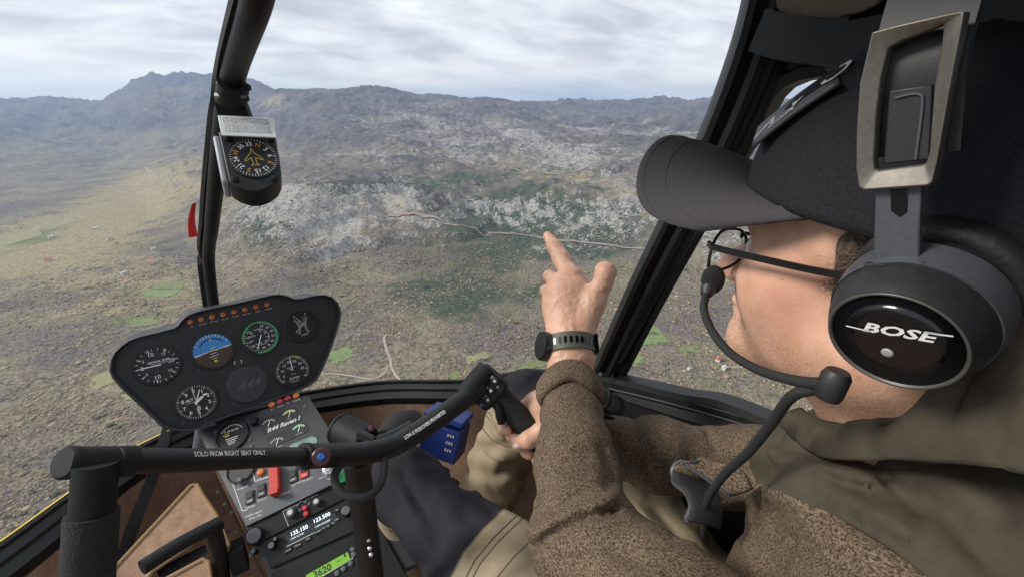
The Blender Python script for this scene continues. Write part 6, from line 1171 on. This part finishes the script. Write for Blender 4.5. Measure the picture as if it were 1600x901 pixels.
bm_ = mat('brim_cotton', ((.05, .047, .052), (.066, .062, .068)), .9, spec=.15, noise=(500, .3, .7), bump=(700, .6, .0012)); br = mesh_from('brim', V_, F_, bm_, CAP, True); s_ = br.modifiers.new('thick', 'SOLIDIFY'); s_.thickness = .004; s_.offset = -1
mesh_from('brim_stitching', *join_vf([sweep_vf(np.array([brim_pt(u, v) + np.array([0, 0, .0003]) for u in np.linspace(-.97, .97, 50)]), circ(.0003, 4)) for v in (.72, .93)]), mat('dark_thread', (.045, .042, .047), .9), br)
sharp(mesh_from('button', *lathe_vf([(.008, 0), (.007, .003), (.003, .005)], crown_pt(0, 1), (0, 0, 1), 14), capm, CAP))
pq = [PX(1177, 229, .268), PX(1312, 130, .268), PX(1309, 107, .33), PX(1186, 200, .33)]; pax = unit(pq[1] - pq[0]); pay = unit((pq[3] - pq[0]) - pax * ((pq[3] - pq[0]) @ pax))
V_ = []; npx = 12
for j in range(5):
    for i in range(npx + 1):
        t, s = i / npx, j / 4; p = (pq[0] * (1 - t) + pq[1] * t) * (1 - s) + (pq[3] * (1 - t) + pq[2] * t) * s; V_.append(p + unit(np.cross(pay, pax)) * (-.0015 * math.sin(math.pi * t)) * 1)
pch = mesh_from('patch', V_, [(j * (npx + 1) + i, j * (npx + 1) + i + 1, (j + 1) * (npx + 1) + i + 1, (j + 1) * (npx + 1) + i) for j in range(4) for i in range(npx)], mat('patch_rubber', (.05, .052, .058), .55), CAP, True); s_ = pch.modifiers.new('thick', 'SOLIDIFY'); s_.thickness = .003; s_.offset = 0
ppn = Plane(pq[0], pax, pay); sg = 1 if ppn.n @ (CAM - pq[0]) > 0 else -1; Lx = np.linalg.norm(pq[1] - pq[0])
def patch_text(s, a, b, size, rot, sx): 
    v, f = text_vf(s, size, bold=.01); c_, s_ = math.cos(rot), math.sin(rot); V_ = []
    for x, y in v: x *= sx; aa, bb = a + x * c_ - y * s_, b + x * s_ + y * c_; V_.append(ppn.pt(aa, bb, sg * .0024) + unit(np.cross(pay, pax)) * (-.0015 * math.sin(math.pi * np.clip(aa / Lx, 0, 1))))
    return V_, f
mesh_from('lettering', *join_vf([patch_text('A V O', Lx * .52, .028, .042, 0, .62), patch_text('CA', Lx * .36, .009, .016, 0, 1)]), mat('patch_print', (.55, .55, .56), .6), pch)
# glasses
GL = empty('glasses', (HX, .2, -.11), 'black framed glasses with thin temples', 'glasses'); gm = mat('black_acetate', (.01, .01, .011), .18)
for sx_ in (-1, 1):
    cx_ = HX + sx_ * .034; rim_ = [np.array([cx_ + .028 * math.copysign(abs(math.cos(a)) ** .8, math.cos(a)), .205 - .12 * abs(.001) - .006 * abs(math.cos(a)), -.121 + .019 * math.copysign(abs(math.sin(a)) ** .8, math.sin(a))]) for a in np.linspace(0, 2 * math.pi, 33)]
    f = sharp(mesh_from('rim', *sweep_vf(np.array(rim_), circ(.0014, 8), cap=False), gm, GL)); mesh_from('lens', [p for p in rim_[:-1]], [tuple(range(32))], M['lens'], f)
    tl = [np.array([HX + sx_ * .066, .200, -.108]), np.array([HX + sx_ * .074, .185, -.1075]), np.array([HX + sx_ * .081, .13, -.1035]), np.array([HX + sx_ * .083, .06, -.1]), np.array([HX + sx_ * .083, .03, -.115])]
    mesh_from('temple', *sweep_vf(catmull(tl, 6), [(-.0024, -.001), (.0024, -.001), (.0024, .001), (-.0024, .001)], up=(0, 0, 1)), gm, GL)
mesh_from('bridge', *sweep_vf(catmull([(HX - .008, .203, -.113), (HX, .207, -.111), (HX + .008, .203, -.113)], 4), circ(.0016, 8)), gm, GL)
# headset
HS = empty('headset', (.25, .05, -.11), 'black aviation headset with silver slider, boom microphone and printed ear cup', 'headset')
hp = mat('headset_black_plastic', ((.012, .013, .014), (.018, .019, .02)), .5, noise=(200, .3, .7), bump=(1500, .2, .0004)); hg = mat('headset_grey_plastic', ((.055, .06, .07), (.07, .075, .085)), .45, noise=(300, .3, .7)); sv_ = mat('brushed_magnesium', ((.14, .13, .112), (.19, .18, .155)), .45, .6, noise=(400, .3, .7)); gloss = mat('gloss_disc', (.004, .004, .005), .16)
cn = unit([-1, -.04, -.33]); ec = P(1396, 532, .220); KS = .76
cup_o = sharp(mesh_from('ear_cup', *lathe_vf([(r__ * KS, h__) for r__, h__ in [(.030, -.050), (.040, -.048), (.0445, -.040), (.0455, -.028), (.044, -.018), (.0415, -.008), (.0385, -.002), (.0372, 0), (.0352, .0006), (.0345, -.001), (.004, -.001)]], ec, cn, 56), hp, HS), 28)
mesh_from('cup_ring', *lathe_vf([(r__ * KS, h__) for r__, h__ in [(.0372, .0004), (.0365, .0016), (.0352, .0014), (.0347, -.0006)]], ec, cn, 56), mat('ring_grey', (.09, .088, .08), .4, .4), cup_o, True); mesh_from('cup_disc', *lathe_vf([(r__ * KS, h__) for r__, h__ in [(.0345, .0004), (.02, .0016), (.001, .002)]], ec, cn, 48), gloss, cup_o, True)
ux = unit(P(1450, 512, .21) - P(1340, 517, .225)); ux = unit(ux - cn * (ux @ cn)); cpl = Plane(ec, ux, np.cross(cn, ux)); a, b = cpl.ab(1402, 514)
lv_, lf_ = text_vf('BOSE', .0078, shear=.3, bold=.03, sx=1.5); mesh_from('logo', *join_vf([([cpl.pt(a + x, b + y, .0024) for x, y in lv_], lf_), cpl.rect(a - .0145, b - .0017, .012, .0008, -.1, .0024), cpl.rect(a + .0155, b + .0026, .010, .0008, .06, .0024)]), M['white'], cup_o)
a, b = cpl.ab(1389, 547); mesh_from('button', *cpl.cyl(a, b, [(.0026, .0012), (.0026, .0024), (.0016, .0028)], 18), mat('pale_button', (.3, .3, .27), .4), cup_o, True)
sharp(mesh_from('grey_shell', *lathe_vf([(r__ * KS, h__) for r__, h__ in [(.0466, -.036), (.0470, -.028), (.0452, -.017), (.0445, -.0175)]], ec, cn, 56), hg, cup_o), 30)
# cushion with ribbed edge
for sx_, e0, n0 in ((1, ec, cn), (-1, np.array([2 * HX - ec[0], ec[1], ec[2]]), cn * np.array([-1, 1, 1]))):
    if sx_ < 0: cup2 = sharp(mesh_from('ear_cup', *lathe_vf([(r__ * KS, h__) for r__, h__ in [(.030, -.050), (.040, -.048), (.0445, -.040), (.0455, -.028), (.0415, -.008), (.0372, 0), (.004, .0005)]], e0, n0, 40), hp, HS), 28)
    V_, F_ = [], []; nn = 120
    for i in range(nn):
        t = 2 * math.pi * i / nn; a_ = unit(np.array([0, 1, 0]) - n0 * n0[1]); b_ = np.cross(n0, a_); rb = 1 + .012 * (i % 2)
        for r_, h_ in ((.034, -.05), (.041, -.0495), (.0465 * rb, -.053), (.047 * rb, -.062), (.042, -.069), (.032, -.068)): V_.append(e0 + n0 * h_ + (a_ * math.cos(t) + b_ * math.sin(t)) * r_ * (KS + .03))
    F_ = [(i * 6 + j, i * 6 + j + 1, ((i + 1) % nn) * 6 + j + 1, ((i + 1) % nn) * 6 + j) for i in range(nn) for j in range(5)]; mesh_from('ear_cushion', V_, F_, M['leather'], HS, True)
# yoke, band strip, silver slider frame, headband
bo = PX(1405, 420, .205); bx = np.array([-.10, 0, 1.0]); bpn = Plane(bo, P(1440, 400, .21) - P(1365, 402, .215), bx); bpn = Plane(bo, np.array([0, -1, .06]), (-.06, 0, 1)); 
def bpoly(pix): return [tuple(bpn.ab(*q)) for q in pix]
nface = 1 if bpn.n @ (CAM - bo) > 0 else -1
def bprism(nm, pix, h0, h1, m, parent=HS): return bev(mesh_from(nm, *prism_vf(bpoly(pix), bpn.ax, bpn.ay, bpn.o, nface * h0, nface * h1), m, parent), .0008, 2)
bprism('yoke', [(1355, 409), (1449, 407), (1457, 442), (1440, 452), (1360, 458), (1341, 455)], -.014, .004, hp)
st_ = bprism('band_strip', [(1368, 290), (1440, 288), (1437, 350), (1436, 410), (1364, 412), (1366, 350)], -.004, 0, hg)
bprism('strip_slot', [(1391, 297), (1420, 295), (1418, 332), (1406, 340), (1392, 330)], -.0005, .0004, gloss, st_)
fo = [(1369, 51), (1402, 42), (1460, 29), (1513, 18), (1501, 80), (1488, 146), (1470, 248), (1462, 282), (1456, 288), (1356, 295), (1348, 291), (1344, 262), (1345, 200), (1350, 130)]
fi_ = [(1390, 76), (1408, 66), (1450, 50), (1477, 38), (1474, 66), (1462, 135), (1455, 235), (1450, 253), (1444, 257), (1376, 266), (1369, 264), (1368, 250), (1372, 180), (1380, 120)]
o_, i_ = bpoly(fo), bpoly(fi_); k = len(o_); V_ = []
for h_ in (.005, -.004): V_ += [bpn.pt(*q, nface * h_) for q in o_] + [bpn.pt(*q, nface * (h_ if h_ < 0 else .002)) for q in i_]
F_ = [(i, (i + 1) % k, k + (i + 1) % k, k + i) for i in range(k)] + [(2 * k + i, 3 * k + i, 3 * k + (i + 1) % k, 2 * k + (i + 1) % k) for i in range(k)] + [(i, 2 * k + i, 2 * k + (i + 1) % k, (i + 1) % k) for i in range(k)] + [(k + i, k + (i + 1) % k, 3 * k + (i + 1) % k, 3 * k + i) for i in range(k)]
fr = bev(mesh_from('slider_frame', V_, F_, sv_, HS), .001, 2)
bprism('slider_core', [(1388, 142), (1456, 132), (1452, 250), (1378, 258)], -.004, -.001, hp, fr)
mesh_from('core_edge', *join_vf([sweep_vf(catmull([bpn.pt(*bpn.ab(*q), nface * -.0005) for q in ((1398, 154), (1420, 148), (1436, 148), (1441, 156), (1438, 190), (1430, 250))], 4), circ(.0007, 6))]), hg, fr)
hb_ = [PX(1420, 300, .208), PX(1425, 180, .203), PX(1435, 60, .203), (.225, .085, .075), (.28, .085, .098), (HX, .085, .104), (.39, .085, .098), (.445, .08, .07), (.468, .07, .02), (.465, .06, -.06), (.455, .055, -.10)]
hv_, hf_ = sweep_vf(catmull(hb_, 8), [(-.004, -.0165), (.003, -.0165), (.005, -.008), (.005, .008), (.003, .0165), (-.004, .0165)], up=(0, 1, 0)); hv_, hf_ = sweep_vf(catmull(hb_, 8)[4:] - np.array([-.006, 0, 0]), [(-.0165, -.003), (.0165, -.003), (.0165, .003), (-.0165, .003)], up=(0, 1, 0)); sharp(mesh_from('headband', hv_, hf_, hp, HS), 40)
# boom and microphone
sharp(mesh_from('boom_pivot', *lathe_vf([(.0065, -.009), (.0075, -.006), (.0078, .006), (.006, .0095)], P(1301, 601, .262), unit(AX_U * .8 + AX_R * .1 - AX_F * .3), 20), hp, HS), 30)
tube('boom', [P(1296, 600, .262), P(1262, 597, .275), P(1225, 590, .29), P(1180, 575, .315), P(1140, 550, .335), P(1113, 517, .352), P(1100, 484, .365), P(1103, 460, .375)], .0039, M['rubber'], HS, 14, 6, rs=[.0044, .0035, .0033, .0032, .0032, .0032, .0032])
mv, mq = sdf_mesh([ell(P(1114, 437, .378), (.009, .0095, .0125), .01)], .0012); np_mesh('microphone', mv, mq, mat('mic_foam', ((.01, .01, .011), (.022, .022, .023)), .95, noise=(1500, .3, .7), bump=(1800, 1, .002)), HS)
sharp(mesh_from('mic_collar', *lathe_vf([(.0045, 0), (.0062, .004), (.0062, .008)], P(1103, 461, .375), P(1109, 445, .377) - P(1103, 461, .375), 14), hp, HS), 30)
tube('cord', [P(1285, 605, .27), P(1238, 618, .285), P(1206, 660, .312), P(1170, 705, .345), P(1128, 745, .385), P(1104, 787, .42), P(1100, 835, .45)], .0036, M['rubber'], HS, 14, 6)
# watch
WT = empty('watch', P(890, 540, .69), 'black watch with a perforated green strap on the left wrist', 'watch'); wc = P(891, 541, .692); wa = unit(P(889, 500, .715) - P(894, 575, .682)); w1 = unit(np.cross(wa, AX_F)); w1 = w1 if w1 @ AX_R > 0 else -w1; w2 = np.cross(wa, w1); w2 = w2 if w2 @ AX_F > 0 else -w2
strap = mat('green_strap', ((.055, .065, .045), (.075, .085, .06)), .6, noise=(200, .3, .7)); ringw = np.array([wc + w1 * math.cos(t) * .0372 + w2 * math.sin(t) * .036 for t in np.linspace(0, 2 * math.pi, 57)])
sharp(mesh_from('strap', *sweep_vf(ringw, [(-.0125, -.0016), (.0125, -.0016), (.0125, .0016), (-.0125, .0016)], up=wa, cap=False), strap, WT), 40)
for i in range(9):
    t = R_(-132 + i * 12.5); c = wc + w1 * math.cos(t) * .0388 + w2 * math.sin(t) * .0377; n_ = unit(w1 * math.cos(t) / .0385 + w2 * math.sin(t) / .031); mesh_from('strap_hole', *prism_vf(rrect(.0042, .0105, .0018, 3), unit(np.cross(wa, n_)), wa, c, -.0006, .0006), gloss, WT)
sc_c = wc - w1 * .041 - w2 * .004; cs_ = sharp(mesh_from('watch_case', *lathe_vf([(.019, -.006), (.0225, -.004), (.0225, .004), (.0205, .0065), (.0185, .0065), (.018, .0055), (.002, .0055)], sc_c, -w1 - w2 * .35, 36), hp, WT), 30); mesh_from('bezel', *lathe_vf([(.0225, .0042), (.0212, .007), (.0195, .0072)], sc_c, -w1 - w2 * .35, 36), M['matte'], cs_, True)
for k_ in (-1, 1): bev(mesh_from('lug', *box_vf(sc_c + w1 * .008 + wa * .0 + w2 * k_ * .018, wa, w1, w2, .024, .012, .006), hp, WT), .001, 1)
bev(mesh_from('buckle', *box_vf(wc + w1 * .0385 - w2 * .009, wa, w2, w1, .03, .018, .005), gloss, WT), .001, 1)
